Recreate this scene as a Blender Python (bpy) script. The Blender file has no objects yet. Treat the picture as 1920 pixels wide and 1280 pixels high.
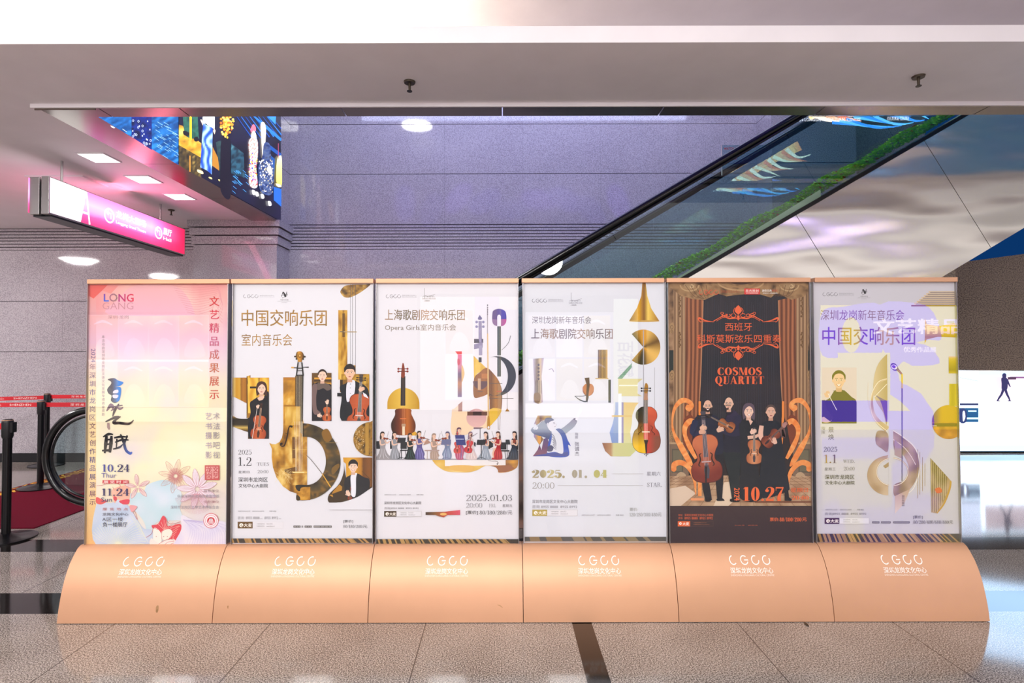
import bpy, bmesh, math, random
from mathutils import Vector, Matrix, noise
from mathutils.geometry import tessellate_polygon
random.seed(4)
PI = math.pi
scn = bpy.context.scene
COL = scn.collection

# ------------------------------------------------------------------ camera
F = 1066.7; CAM = Vector((0, -3.5275, 1.56)); PITCH = math.atan(22 / F); ROLL = -.0025
cam_data = bpy.data.cameras.new('camera')
cam_data.sensor_width = 36; cam_data.lens = F / 1920 * 36; cam_data.shift_x = 17 / 1920
cam = bpy.data.objects.new('camera', cam_data); COL.objects.link(cam)
CAM_R = Matrix.Rotation(PI / 2 + PITCH, 3, 'X') @ Matrix.Rotation(ROLL, 3, 'Z')
cam.matrix_world = Matrix.Translation(CAM) @ CAM_R.to_4x4()
cam_data.clip_start = .05
scn.camera = cam

# ------------------------------------------------------------------ world, exposure, large lights
scn.view_settings.view_transform = 'Standard'; scn.view_settings.look = 'None'
scn.view_settings.gamma = 1; scn.view_settings.use_curve_mapping = False
scn.view_settings.exposure = 0.1
w = bpy.data.worlds.new('lobby_daylight'); scn.world = w; w.use_nodes = True
wn = w.node_tree
wt = wn.nodes.new('ShaderNodeTexCoord'); ws = wn.nodes.new('ShaderNodeSeparateXYZ'); wr = wn.nodes.new('ShaderNodeValToRGB')
wn.links.new(wt.outputs['Generated'], ws.inputs[0]); wn.links.new(ws.outputs['Z'], wr.inputs[0]); wn.links.new(wr.outputs[0], wn.nodes['Background'].inputs[0])
e = wr.color_ramp.elements; e[0].position = .02; e[0].color = (.26, .25, .26, 1); e[1].position = .9; e[1].color = (1.1, 1.08, 1.1, 1)
x = e.new(.12); x.color = (.3, .29, .3, 1); x = e.new(.2); x.color = (.6, .58, .58, 1); x = e.new(.36); x.color = (.85, .82, .83, 1)
wn.nodes['Background'].inputs[1].default_value = 1.25

def area(name, loc, target, sx, sy, power, color=(1, 1, 1)):
    l = bpy.data.lights.new(name, 'AREA'); l.shape = 'RECTANGLE'; l.size = sx; l.size_y = sy
    l.energy = power; l.color = color
    o = bpy.data.objects.new(name, l); COL.objects.link(o); o.location = loc
    d = Vector(target) - Vector(loc)
    o.rotation_euler = d.to_track_quat('-Z', 'Y').to_euler()
    return o
def disc(name, loc, target, d, power, color): o = area(name, loc, target, d, d, power, color); o.data.shape = 'DISK'; return o
for k, x in enumerate((-5.2, -3.0, -.9, 1.0)): disc('lobby_round_lamp', (x, -5.6, 3.55), (x*.7-.3, 0, 1.1), .6, 62, (1, .96, .95))
for x, y in ((-8.1, 2.2), (-7.85, -.1)): disc('hall_lamp', (x, y, 3.36), (x+.3, y+.6, 0), .46, 95, (1, .94, .95))
area('added_blue_fill', (6.3, 4.9, 2.2), (4.2, .8, 0), 2.4, 1.0, 38, (.45, .7, 1))  # added blue lamp that brightens the floor at the right
for k in (-1, 1): area('sign_glow', (-4.2+k*.22, 2.7, 2.98), (-4.2+k*2, 2.7, 3.9), .3, 2.1, 8, (1, .2, .33))
area('void_upper_light', (.4, 2.9, 6.1), (.4, 4.76, 3.4), 6, .8, 140, (.58, .64, 1))

# ------------------------------------------------------------------ colour and materials
def lin1(c):
    c /= 255
    return c / 12.92 if c <= .04045 else ((c + .055) / 1.055) ** 2.4
def hx(s): return (int(s[0:2], 16), int(s[2:4], 16), int(s[4:6], 16))
def lin(c):
    if isinstance(c, str): c = hx(c)
    return (lin1(c[0]), lin1(c[1]), lin1(c[2]), 1)
def mixc(a, b, t):
    if isinstance(a, str): a = hx(a)
    if isinstance(b, str): b = hx(b)
    t = max(0, min(1, t))
    return tuple(a[i] + (b[i] - a[i]) * t for i in range(3))

def newmat(name):
    m = bpy.data.materials.new(name); m.use_nodes = True
    nt = m.node_tree
    return m, nt, nt.nodes['Principled BSDF']
def pbr(name, col, rough=.5, metal=0, spec=.5, coat=0, bump=0, bscale=20, var=0):
    m, nt, b = newmat(name)
    c = lin(col)
    b.inputs['Base Color'].default_value = c
    b.inputs['Roughness'].default_value = rough; b.inputs['Metallic'].default_value = metal
    b.inputs['Specular IOR Level'].default_value = spec
    b.inputs['Coat Weight'].default_value = coat; b.inputs['Coat Roughness'].default_value = .08
    tc = nt.nodes.new('ShaderNodeTexCoord')
    n = nt.nodes.new('ShaderNodeTexNoise'); n.inputs['Scale'].default_value = bscale; n.inputs['Detail'].default_value = 4
    nt.links.new(tc.outputs['Object'], n.inputs['Vector'])
    if var:
        r = nt.nodes.new('ShaderNodeValToRGB')
        r.color_ramp.elements[0].position = .3; r.color_ramp.elements[1].position = .7
        r.color_ramp.elements[0].color = tuple(x * (1 - var) for x in c[:3]) + (1,)
        r.color_ramp.elements[1].color = tuple(min(1, x * (1 + var)) for x in c[:3]) + (1,)
        nt.links.new(n.outputs['Fac'], r.inputs[0]); nt.links.new(r.outputs[0], b.inputs['Base Color'])
    if bump:
        bp = nt.nodes.new('ShaderNodeBump'); bp.inputs['Strength'].default_value = bump; bp.inputs['Distance'].default_value = .02
        nt.links.new(n.outputs['Fac'], bp.inputs['Height']); nt.links.new(bp.outputs[0], b.inputs['Normal'])
    return m
def emit(name, col, strength):
    m = bpy.data.materials.new(name); m.use_nodes = True; nt = m.node_tree; nt.nodes.clear()
    e = nt.nodes.new('ShaderNodeEmission'); e.inputs[0].default_value = lin(col); e.inputs[1].default_value = strength
    o = nt.nodes.new('ShaderNodeOutputMaterial'); nt.links.new(e.outputs[0], o.inputs[0])
    return m
def print_mat(name, rough=.45):
    m, nt, b = newmat(name)
    a = nt.nodes.new('ShaderNodeAttribute'); a.attribute_name = 'ink'
    nt.links.new(a.outputs['Color'], b.inputs['Base Color'])
    b.inputs['Roughness'].default_value = rough; b.inputs['Specular IOR Level'].default_value = .25
    return m
def screen_mat(name, strength):
    m, nt, b = newmat(name)
    a = nt.nodes.new('ShaderNodeAttribute'); a.attribute_name = 'ink'
    nt.links.new(a.outputs['Color'], b.inputs['Emission Color'])
    b.inputs['Emission Strength'].default_value = strength
    b.inputs['Base Color'].default_value = (.01, .01, .012, 1); b.inputs['Roughness'].default_value = .3
    return m
def glass_mat(name, ior=1.8, tint=(1, 1, 1, 1), rough=0):
    m = bpy.data.materials.new(name); m.use_nodes = True; nt = m.node_tree; nt.nodes.clear()
    t = nt.nodes.new('ShaderNodeBsdfTransparent'); t.inputs[0].default_value = tint
    g = nt.nodes.new('ShaderNodeBsdfGlossy'); g.inputs['Roughness'].default_value = rough
    fr = nt.nodes.new('ShaderNodeFresnel'); fr.inputs[0].default_value = ior
    ge = nt.nodes.new('ShaderNodeNewGeometry')
    k = nt.nodes.new('ShaderNodeMath'); k.operation = 'SUBTRACT'; k.inputs[0].default_value = 1
    nt.links.new(ge.outputs['Backfacing'], k.inputs[1])
    k2 = nt.nodes.new('ShaderNodeMath'); k2.operation = 'MULTIPLY'
    nt.links.new(k.outputs[0], k2.inputs[0]); nt.links.new(fr.outputs[0], k2.inputs[1])
    mx = nt.nodes.new('ShaderNodeMixShader'); o = nt.nodes.new('ShaderNodeOutputMaterial')
    nt.links.new(k2.outputs[0], mx.inputs[0]); nt.links.new(t.outputs[0], mx.inputs[1]); nt.links.new(g.outputs[0], mx.inputs[2])
    nt.links.new(mx.outputs[0], o.inputs[0])
    return m
def nmath(nt, op, a, b=None, c=None):
    n = nt.nodes.new('ShaderNodeMath'); n.operation = op
    for i, v in enumerate((a, b, c)):
        if v is None: continue
        if isinstance(v, (int, float)): n.inputs[i].default_value = v
        else: nt.links.new(v, n.inputs[i])
    return n.outputs[0]
def granite(name, dark, mid, light, rough=.1, scale=150, spec=.5, floor=False):
    m, nt, b = newmat(name)
    ge = nt.nodes.new('ShaderNodeNewGeometry')
    n1 = nt.nodes.new('ShaderNodeTexNoise'); n1.inputs['Scale'].default_value = scale; n1.inputs['Detail'].default_value = 3
    n2 = nt.nodes.new('ShaderNodeTexNoise'); n2.inputs['Scale'].default_value = 1.6; n2.inputs['Detail'].default_value = 5
    for n in (n1, n2): nt.links.new(ge.outputs['Position'], n.inputs['Vector'])
    s = nmath(nt, 'MULTIPLY_ADD', n2.outputs['Fac'], .16, nmath(nt, 'SUBTRACT', n1.outputs['Fac'], .08))
    r = nt.nodes.new('ShaderNodeValToRGB'); e = r.color_ramp.elements
    e[0].position = .36; e[0].color = lin(dark); e[1].position = .62; e[1].color = lin(light)
    x = e.new(.48); x.color = lin(mid)
    nt.links.new(s, r.inputs[0]); col = r.outputs[0]
    b.inputs['Roughness'].default_value = rough; b.inputs['Specular IOR Level'].default_value = spec
    sp = nt.nodes.new('ShaderNodeSeparateXYZ'); nt.links.new(ge.outputs['Position'], sp.inputs[0])
    X, Y, Z = sp.outputs
    def near(v, period, off, half):
        f = nmath(nt, 'WRAP', nmath(nt, 'SUBTRACT', v, off), period / 2, -period / 2)
        return nmath(nt, 'LESS_THAN', nmath(nt, 'ABSOLUTE', f), half)
    def over(col, mask, c):
        mx = nt.nodes.new('ShaderNodeMix'); mx.data_type = 'RGBA'
        nt.links.new(mask, mx.inputs[0]); nt.links.new(col, mx.inputs[6]); mx.inputs[7].default_value = lin(c)
        return mx.outputs[2]
    if floor:
        j = near(X, .9, .45, .0028)
        j = nmath(nt, 'MAXIMUM', j, near(Y, 1.075, .225, .002))
        col = over(col, j, '4a423e')
        band = nmath(nt, 'LESS_THAN', nmath(nt, 'ABSOLUTE', nmath(nt, 'SUBTRACT', nmath(nt, 'WRAP', nmath(nt, 'SUBTRACT', Y, .075), 1.075 / 2, -1.075 / 2), 0)), .147)
        band = nmath(nt, 'MULTIPLY', band, nmath(nt, 'GREATER_THAN', Y, -.3))
        band = nmath(nt, 'MULTIPLY', band, nmath(nt, 'LESS_THAN', Y, 1.4))
        strip = nmath(nt, 'LESS_THAN', nmath(nt, 'ABSOLUTE', nmath(nt, 'SUBTRACT', X, .452)), .057)
        col = over(col, nmath(nt, 'MAXIMUM', band, strip), '1c1715')
    nt.links.new(col, b.inputs['Base Color'])
    return m
M = dict(
    floor=granite('floor_granite', '453d38', '82776f', 'c2b8af', .08, 150, .5, True),
    wall=granite('wall_granite', '928b91', 'a8a1a7', 'bcb5ba', .05, 80, .5),
    brown=granite('brown_granite', '5d4f46', '8d7a6c', 'a7937f', .5, 60, .3),
    joint=pbr('joint_line', '2c2830', .8),
    white=pbr('white_paint', 'f2ecf0', .6, var=.03, bscale=3),
    trim=pbr('trim_steel', '8b8078', .22, .9, bump=.05, bscale=2),
    tan=pbr('tan_metal', 'd8a582', .47, .5, .5, bump=.02, bscale=3, var=.03),
    steel=pbr('brushed_steel', 'b4b0b0', .35, .9),
    dark=pbr('dark_plastic', '17161a', .35),
    black=pbr('black_metal', '131215', .25, .3, .5),
    rubber=pbr('black_rubber', '0c0b0e', .18, 0, .6),
    red=pbr('red_webbing', 'd01828', .6),
    letter=pbr('white_lettering', 'f6efe8', .5),
    carpet=pbr('red_carpet', '6d1228', .95, 0, .1, bump=.5, bscale=200, var=.25),
    yellow=pbr('yellow_letters', 'e0a81c', .8),
    clad=pbr('champagne_cladding', 'f0e8de', .25, .95, .5),
    leaf=pbr('hedge_green', 'a4f04c', .6, var=.4, bscale=60),
    leaf2=pbr('leaf_green', '2f5a2a', .4, var=.3, bscale=30),
    bronze=pbr('dark_bronze', '4a4034', .4, .5), notice=pbr('yellow_notice', 'f4d40c', .5),
    cream=pbr('cream_reflection', 'e2d8b4', .4),  # reflection put into colour, for the wedge below the hedge
    glass=glass_mat('poster_glass', 1.75),
    bglass=glass_mat('balustrade_glass', 1.9, (.75, .865, .865, 1)),
    lamp=emit('lamp_white', 'fffdf8', 40), panel=emit('downlight_white', 'fff6f4', 4),
    cove=emit('cove_glow', 'fff0d2', 60),
    pr=print_mat('poster_print'), carton=pbr('grey_edge', '8f8c90', .5),
)
M['led'] = screen_mat('led_screen', 1.7); M['sign'] = screen_mat('sign_face', 1.8)
M['wallscreen'] = screen_mat('video_wall', 4.5); M['board'] = screen_mat('display_board', 3.6)
M['bigled'] = screen_mat('big_led', 8.5)
M['voidled'] = screen_mat('void_led', 15)

def streaks(m):                                     # long soft ripples along the slope of the sheet metal
    nt = m.node_tree; b = nt.nodes['Principled BSDF']
    tc = nt.nodes.new('ShaderNodeTexCoord'); mp = nt.nodes.new('ShaderNodeMapping'); n = nt.nodes.new('ShaderNodeTexNoise')
    mp.inputs['Rotation'].default_value = (0, math.radians(31), 0); mp.inputs['Scale'].default_value = (.35, 1, 1.6)
    n.inputs['Scale'].default_value = 1.1; n.inputs['Detail'].default_value = 1.5
    nt.links.new(tc.outputs['Object'], mp.inputs[0]); nt.links.new(mp.outputs[0], n.inputs['Vector'])
    bp = nt.nodes.new('ShaderNodeBump'); bp.inputs['Strength'].default_value = .8; bp.inputs['Distance'].default_value = .22
    nt.links.new(n.outputs['Fac'], bp.inputs['Height']); nt.links.new(bp.outputs[0], b.inputs['Normal'])
streaks(M['clad'])

# ------------------------------------------------------------------ object helpers
def link(o, parent=None):
    COL.objects.link(o)
    if parent: o.parent = parent
    return o
def tag(o, label=None, cat=None, group=None, kind=None):
    if label: o['label'] = label
    if cat: o['category'] = cat
    if group: o['group'] = group
    if kind: o['kind'] = kind
    return o
def empty(name, loc, label, cat, group=None):
    o = bpy.data.objects.new(name, None); o.location = loc; o.empty_display_size = .1
    link(o); return tag(o, label, cat, group)

class MB:
    def __init__(s): s.v = []; s.f = []
    def add(s, vs, fs):
        n = len(s.v); s.v += [tuple(v) for v in vs]; s.f += [tuple(i + n for i in f) for f in fs]; return s
    def box(s, x0, x1, y0, y1, z0, z1):
        return s.add([(x0,y0,z0),(x1,y0,z0),(x1,y1,z0),(x0,y1,z0),(x0,y0,z1),(x1,y0,z1),(x1,y1,z1),(x0,y1,z1)],
                     [(0,3,2,1),(4,5,6,7),(0,1,5,4),(1,2,6,5),(2,3,7,6),(3,0,4,7)])
    def prism(s, pts, y0, y1):                      # XZ outline extruded along Y
        n = len(pts)
        tri = tessellate_polygon([[Vector((p[0], p[1], 0)) for p in pts]])
        a = sum(pts[i][0]*pts[(i+1)%n][1]-pts[(i+1)%n][0]*pts[i][1] for i in range(n))
        if a < 0: pts = pts[::-1]; tri = tessellate_polygon([[Vector((p[0], p[1], 0)) for p in pts]])
        vs = [(p[0], y0, p[1]) for p in pts] + [(p[0], y1, p[1]) for p in pts]
        fs = []
        for t in tri:
            a, b, c = t
            ar = (pts[b][0]-pts[a][0])*(pts[c][1]-pts[a][1])-(pts[c][0]-pts[a][0])*(pts[b][1]-pts[a][1])
            if ar < 0: b, c = c, b
            fs += [(a, b, c), (a+n, c+n, b+n)]
        for i in range(n):
            j = (i+1) % n; fs.append((j, i, i+n, j+n))
        return s.add(vs, fs)
    def xprism(s, pts, x0, x1):                     # YZ outline extruded along X
        m = MB(); m.prism(pts, x0, x1)
        return s.add([(y, x, z) for x, y, z in m.v], [f[::-1] for f in m.f])
    def tube(s, path, r, n=12, closed=False):
        path = [Vector(p) for p in path]; N = len(path); rs = r if isinstance(r, list) else [r]*N
        rings = []
        up = None
        for i, p in enumerate(path):
            a = path[i-1] if i or closed else p; b = path[(i+1) % N] if i < N-1 or closed else p
            d = (b - a).normalized()
            if up is None: up = Vector((0,0,1)) if abs(d.z) < .9 else Vector((1,0,0))
            u = d.cross(up).normalized(); up = u.cross(d).normalized()
            rings.append([p + (u*math.cos(t*2*PI/n) + up*math.sin(t*2*PI/n))*rs[i] for t in range(n)])
        vs = [v for rg in rings for v in rg]; fs = []
        for i in range(N if closed else N-1):
            for t in range(n):
                j = (i+1) % N
                fs.append((i*n+t, i*n+(t+1)%n, j*n+(t+1)%n, j*n+t))
        if not closed:
            fs += [tuple(range(n))[::-1], tuple((N-1)*n+t for t in range(n))]
        return s.add(vs, fs)
    def lathe(s, prof, c=(0,0,0), n=32):            # (radius, z) profile about Z
        vs = []; fs = []
        for r, z in prof:
            vs += [(c[0]+r*math.cos(t*2*PI/n), c[1]+r*math.sin(t*2*PI/n), c[2]+z) for t in range(n)]
        for i in range(len(prof)-1):
            for t in range(n):
                fs.append((i*n+t, i*n+(t+1)%n, (i+1)*n+(t+1)%n, (i+1)*n+t))
        fs += [tuple(range(n))[::-1], tuple((len(prof)-1)*n+t for t in range(n))]
        return s.add(vs, fs)
    def ribbon(s, path, hw, th):                    # XZ path, width along Y (hw half), thickness th
        prev = None; vs = []; fs = []
        N = len(path)
        for i, (x, z) in enumerate(path):
            a = path[max(i-1, 0)]; b = path[min(i+1, N-1)]
            dx, dz = b[0]-a[0], b[1]-a[1]; l = math.hypot(dx, dz); nx, nz = -dz/l, dx/l
            vs += [(x, -hw, z), (x, hw, z), (x-nx*th, hw, z-nz*th), (x-nx*th, -hw, z-nz*th)]
        for i in range(N-1):
            for k in range(4):
                fs.append((i*4+k, (i+1)*4+k, (i+1)*4+(k+1)%4, i*4+(k+1)%4))
        fs += [(0,1,2,3), ((N-1)*4+3,(N-1)*4+2,(N-1)*4+1,(N-1)*4)]
        return s.add(vs, fs)
    def build(s, name, mat, parent=None, bevel=0, smooth=False, loc=None):
        me = bpy.data.meshes.new(name); me.from_pydata(s.v, [], s.f)
        bm = bmesh.new(); bm.from_mesh(me); bmesh.ops.recalc_face_normals(bm, faces=bm.faces); bm.to_mesh(me); bm.free()
        me.materials.append(mat)
        if smooth:
            for p in me.polygons: p.use_smooth = True
            try: me.set_sharp_from_angle(angle=.6)
            except Exception: pass
        o = bpy.data.objects.new(name, me); link(o, parent)
        if loc: o.location = loc
        if bevel:
            b = o.modifiers.new('bevel', 'BEVEL'); b.width = bevel; b.segments = 2; b.limit_method = 'ANGLE'
        return o

# ------------------------------------------------------------------ flat artwork: polygons of ink laid on a plane
_tc = {}
def glyphs(s, bold=0, sp=1):
    k = (s, bold, sp)
    if k not in _tc:
        c = bpy.data.curves.new('t', 'FONT'); c.body = s; c.resolution_u = 2; c.offset = bold; c.space_character = sp
        c.fill_mode = 'FRONT'
        o = bpy.data.objects.new('t', c); m = o.to_mesh()
        _tc[k] = ([(v.co.x, v.co.y) for v in m.vertices], [tuple(p.vertices) for p in m.polygons])
        o.to_mesh_clear(); bpy.data.objects.remove(o); bpy.data.curves.remove(c)
    return _tc[k]
def smooth(pts, n=6, closed=True):
    out = []; N = len(pts)
    for i in range(N if closed else N-1):
        g = lambda k: pts[k % N] if closed else pts[max(0, min(N-1, k))]
        p0, p1, p2, p3 = g(i-1), g(i), g(i+1), g(i+2)
        for k in range(n):
            t = k/n
            out.append(tuple(.5*(2*p1[a]+(p2[a]-p0[a])*t+(2*p0[a]-5*p1[a]+4*p2[a]-p3[a])*t*t+(3*p1[a]-p0[a]-3*p2[a]+p3[a])*t**3) for a in (0,1)))
    if not closed: out.append(tuple(pts[-1]))
    return out
def ell(cx, cy, rx, ry, rot=0, n=28, a0=0, a1=360):
    r = math.radians(rot); o = []
    full = a1-a0 >= 360
    for i in range(n if full else n+1):
        t = math.radians(a0+(a1-a0)*i/n); x, y = rx*math.cos(t), ry*math.sin(t)
        o.append((cx+x*math.cos(r)-y*math.sin(r), cy+x*math.sin(r)+y*math.cos(r)))
    return o
class Canvas:
    """Ink shapes given in the artwork's own 2-D coordinates; to3 turns a sheet point into a local 3-D point."""
    def __init__(s, to3, step=2e-5):
        s.to3 = to3; s.v = []; s.f = []; s.c = []; s.k = 0; s.step = step; s.cb = None; s.fr(0, 0, 1)
    def fr(s, ox, oy, sc, sy=None):
        s.ox, s.oy, s.sc, s.sy = ox, oy, sc, sy or sc; s.rot = None; return s
    def turn(s, cx, cy, deg, scale=1, flip=1):     # following shapes are given about (cx, cy), turned and scaled
        s.rot = None if deg is None else (cx, cy, math.cos(math.radians(deg))*scale, math.sin(math.radians(deg))*scale, flip)
        return s
    def _pt(s, p):
        x, y = p
        if s.rot:
            cx, cy, co, si, fl = s.rot; x *= fl; x, y = cx+x*co-y*si, cy+x*si+y*co
        return s.to3(s.ox+x/s.sc, s.oy+y/s.sy, s.k*s.step)
    def _faces(s, pts, faces, col):
        cs = [lin(col(*p)) for p in pts] if callable(col) else [lin(col)]*len(pts)
        if s.cb:
            if s.rot:
                cx, cy, co, si, fl = s.rot; pts = [(cx+x*fl*co-y*si, cy+x*fl*si+y*co) for x, y in pts]
            r, s.rot = s.rot, None
            for f in faces:
                P = [(*pts[i], *cs[i]) for i in f]
                for ax, v, kp in ((0, s.cb[0], 1), (0, s.cb[2], -1), (1, s.cb[1], 1), (1, s.cb[3], -1)):
                    o = []
                    for i, a in enumerate(P):
                        b = P[(i+1) % len(P)]; da, db = (a[ax]-v)*kp, (b[ax]-v)*kp
                        if da >= 0: o.append(a)
                        if da*db < 0: t = da/(da-db); o.append(tuple(x+(y-x)*t for x, y in zip(a, b)))
                    P = o
                if len(P) > 2:
                    n = len(s.v); s.v += [s._pt(p[:2]) for p in P]; s.f.append(tuple(range(n, n+len(P)))); s.c.append([p[2:] for p in P])
            s.rot = r; return
        n = len(s.v); s.v += [s._pt(p) for p in pts]
        for f in faces:
            s.f.append(tuple(i+n for i in f)); s.c.append([cs[i] for i in f])
    def clip(s, *b): s.cb = b if b else None; return s
    def poly(s, pts, col, holes=(), g=0):
        if isinstance(holes, (int, float)) or (len(holes) and isinstance(holes[0], (int, float))): g, holes = holes, ()
        s.k += 1
        loops = [[Vector((p[0], p[1], 0)) for p in L] for L in [pts, *holes]]
        allp = [tuple(v.xy) for L in loops for v in L]
        tris = tessellate_polygon(loops)
        if not (callable(col) and g): s._faces(allp, tris, col); return s
        for t in tris:
            P = [allp[i] for i in t]
            for cell in s._grid(P, g): s._faces(cell, [tuple(range(len(cell)))], col)
        return s
    @staticmethod
    def _clip(P, ax, v, keep):
        o = []
        for i, a in enumerate(P):
            b = P[(i+1) % len(P)]; da, db = (a[ax]-v)*keep, (b[ax]-v)*keep
            if da >= 0: o.append(a)
            if da*db < 0:
                t = da/(da-db); o.append((a[0]+(b[0]-a[0])*t, a[1]+(b[1]-a[1])*t))
        return o
    def _grid(s, P, g):
        gx, gy = g if isinstance(g, tuple) else (g, g)
        out = []
        x0, x1 = min(p[0] for p in P), max(p[0] for p in P)
        for i in range(math.floor(x0/gx), math.floor(x1/gx)+1):
            Q = s._clip(s._clip(P, 0, i*gx, 1), 0, (i+1)*gx, -1)
            if len(Q) < 3: continue
            y0, y1 = min(p[1] for p in Q), max(p[1] for p in Q)
            for j in range(math.floor(y0/gy), math.floor(y1/gy)+1):
                R = s._clip(s._clip(Q, 1, j*gy, 1), 1, (j+1)*gy, -1)
                if len(R) >= 3: out.append(R)
        return out
    def rect(s, x0, y0, x1, y1, col, g=0): return s.poly([(x0,y0),(x1,y0),(x1,y1),(x0,y1)], col, (), g)
    def el(s, cx, cy, rx, ry, col, rot=0, n=24, g=0): return s.poly(ell(cx, cy, rx, ry, rot, n), col, (), g)
    def sp(s, pts, col, g=0, n=5):
        if g == (): g, n = n, 5
        return s.poly(smooth(pts, n), col, (), g)
    def ring(s, cx, cy, rx, ry, w, col, n=40, a0=0, a1=360, wy=None, g=0):
        wy = w if wy is None else wy
        if a1-a0 >= 360: return s.poly(ell(cx,cy,rx,ry,0,n), col, [ell(cx,cy,rx-w,ry-wy,0,n)], g)
        return s.poly(ell(cx,cy,rx,ry,0,n,a0,a1)+ell(cx,cy,rx-w,ry-wy,0,n,a0,a1)[::-1], col, (), g)
    def ln(s, pts, w, col, sm=False, n=6):
        if sm: 
            ws = w
            P = smooth(pts, n, False)
            if isinstance(w, (list, tuple)):
                w = [ws[min(int(i/n), len(ws)-1)]*(1-(i%n)/n)+ws[min(int(i/n)+1, len(ws)-1)]*((i%n)/n) for i in range(len(P))]
            pts = P
        s.k += 1; N = len(pts); L = []; R = []
        for i, p in enumerate(pts):
            a, b = pts[max(i-1,0)], pts[min(i+1,N-1)]
            dx, dy = b[0]-a[0], b[1]-a[1]; l = math.hypot(dx, dy) or 1
            h = (w[i] if isinstance(w, (list, tuple)) else w)/2
            L.append((p[0]-dy/l*h, p[1]+dx/l*h)); R.append((p[0]+dy/l*h, p[1]-dx/l*h))
        s._faces(L+R, [(i, i+1, N+i+1, N+i) for i in range(N-1)], col); return s
    def t(s, txt, x0, y0, x1, y1, col, b=0, sp=1, rot=0):
        if b > 0:
            q = b*.6*(y1-y0 if not rot else x1-x0)
            for dx, dy in ((-q,-q*.5),(q,-q*.5),(-q,q*.5),(q,q*.5)): s.t(txt, x0+dx, y0+dy, x1+dx, y1+dy, col, 0, sp, rot)
            return s
        v, f = glyphs(txt, b, sp)
        if not v: return s
        s.k += 1
        ax, bx = min(p[0] for p in v), max(p[0] for p in v); ay, by = min(p[1] for p in v), max(p[1] for p in v)
        W, H = max(bx-ax, 1e-6), max(by-ay, 1e-6)
        if rot: pts = [(x0+(p[1]-ay)/H*(x1-x0), y0+(p[0]-ax)/W*(y1-y0)) for p in v]
        else: pts = [(x0+(p[0]-ax)/W*(x1-x0), y1-(p[1]-ay)/H*(y1-y0)) for p in v]
        s._faces(pts, f, col); return s
    def vt(s, txt, x0, y0, x1, y1, col, b=0):       # a vertical line of signs
        h = (y1-y0)/len(txt); e = min(h, x1-x0)*1.02
        for i, ch in enumerate(txt):
            v, f = glyphs(ch, 0)
            if not v: continue
            ax, bx = min(p[0] for p in v), max(p[0] for p in v)
            cx, cy = (x0+x1)/2, y0+h*(i+.5)
            for q in ((-b*e, b*e) if b else (0,)): s.k += 1; cx = (x0+x1)/2+q; s._faces([(cx+(p[0]-(ax+bx)/2)*e, cy-(p[1]-.36)*e) for p in v], f, col)
        return s
    def sf(s, txt, x0, y0, x1, y1, col, wt=1):      # high-contrast roman figures and capitals
        adv = [SER_W.get(ch, .62) for ch in txt]; tot = sum(adv); u = (x1-x0)/tot; h = y1-y0; x = x0
        for ch, a in zip(txt, adv):
            for op in serif(ch, wt):
                q = lambda p: (x+p[0]*u, y1-p[1]*h)
                if op[0] == 'p': s.poly([q(p) for p in op[1]], col)
                elif op[0] == 'r': s.poly([q(p) for p in op[1]], col, [[q(p) for p in op[2]]])
                else:
                    P = op[1]; Wd = op[2]
                    pts = smooth(P, 6, False); N = len(pts); L = []; R = []
                    for i, p in enumerate(pts):
                        a_, b_ = pts[max(i-1,0)], pts[min(i+1,N-1)]
                        dx, dy = b_[0]-a_[0], b_[1]-a_[1]; l = math.hypot(dx,dy) or 1
                        k = i/6; j = min(int(k), len(Wd)-2); hw = (Wd[j]+(Wd[j+1]-Wd[j])*(k-j))/2
                        L.append((p[0]-dy/l*hw, p[1]+dx/l*hw)); R.append((p[0]+dy/l*hw, p[1]-dx/l*hw))
                    s.k += 1; s._faces([q(p) for p in L+R], [(i,i+1,N+i+1,N+i) for i in range(N-1)], col)
            x += a*u
        return s
    def build(s, name, mat, parent=None, extra=None, extra_mat=None):
        me = bpy.data.meshes.new(name); V = list(s.v); Fc = list(s.f); nf = len(Fc)
        if extra:
            n = len(V); V += extra.v; Fc += [tuple(i+n for i in f) for f in extra.f]
        me.from_pydata(V, [], Fc)
        me.materials.append(mat)
        if extra: me.materials.append(extra_mat)
        a = me.color_attributes.new('ink', 'FLOAT_COLOR', 'CORNER')
        buf = [x for c in s.c for q in c for x in q]
        if extra:
            buf += [.5,.5,.5,1]*sum(len(f) for f in extra.f)
            for p in me.polygons[nf:]: p.material_index = 1
        a.data.foreach_set('color', buf)
        me.update()
        return link(bpy.data.objects.new(name, me), parent)

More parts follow.
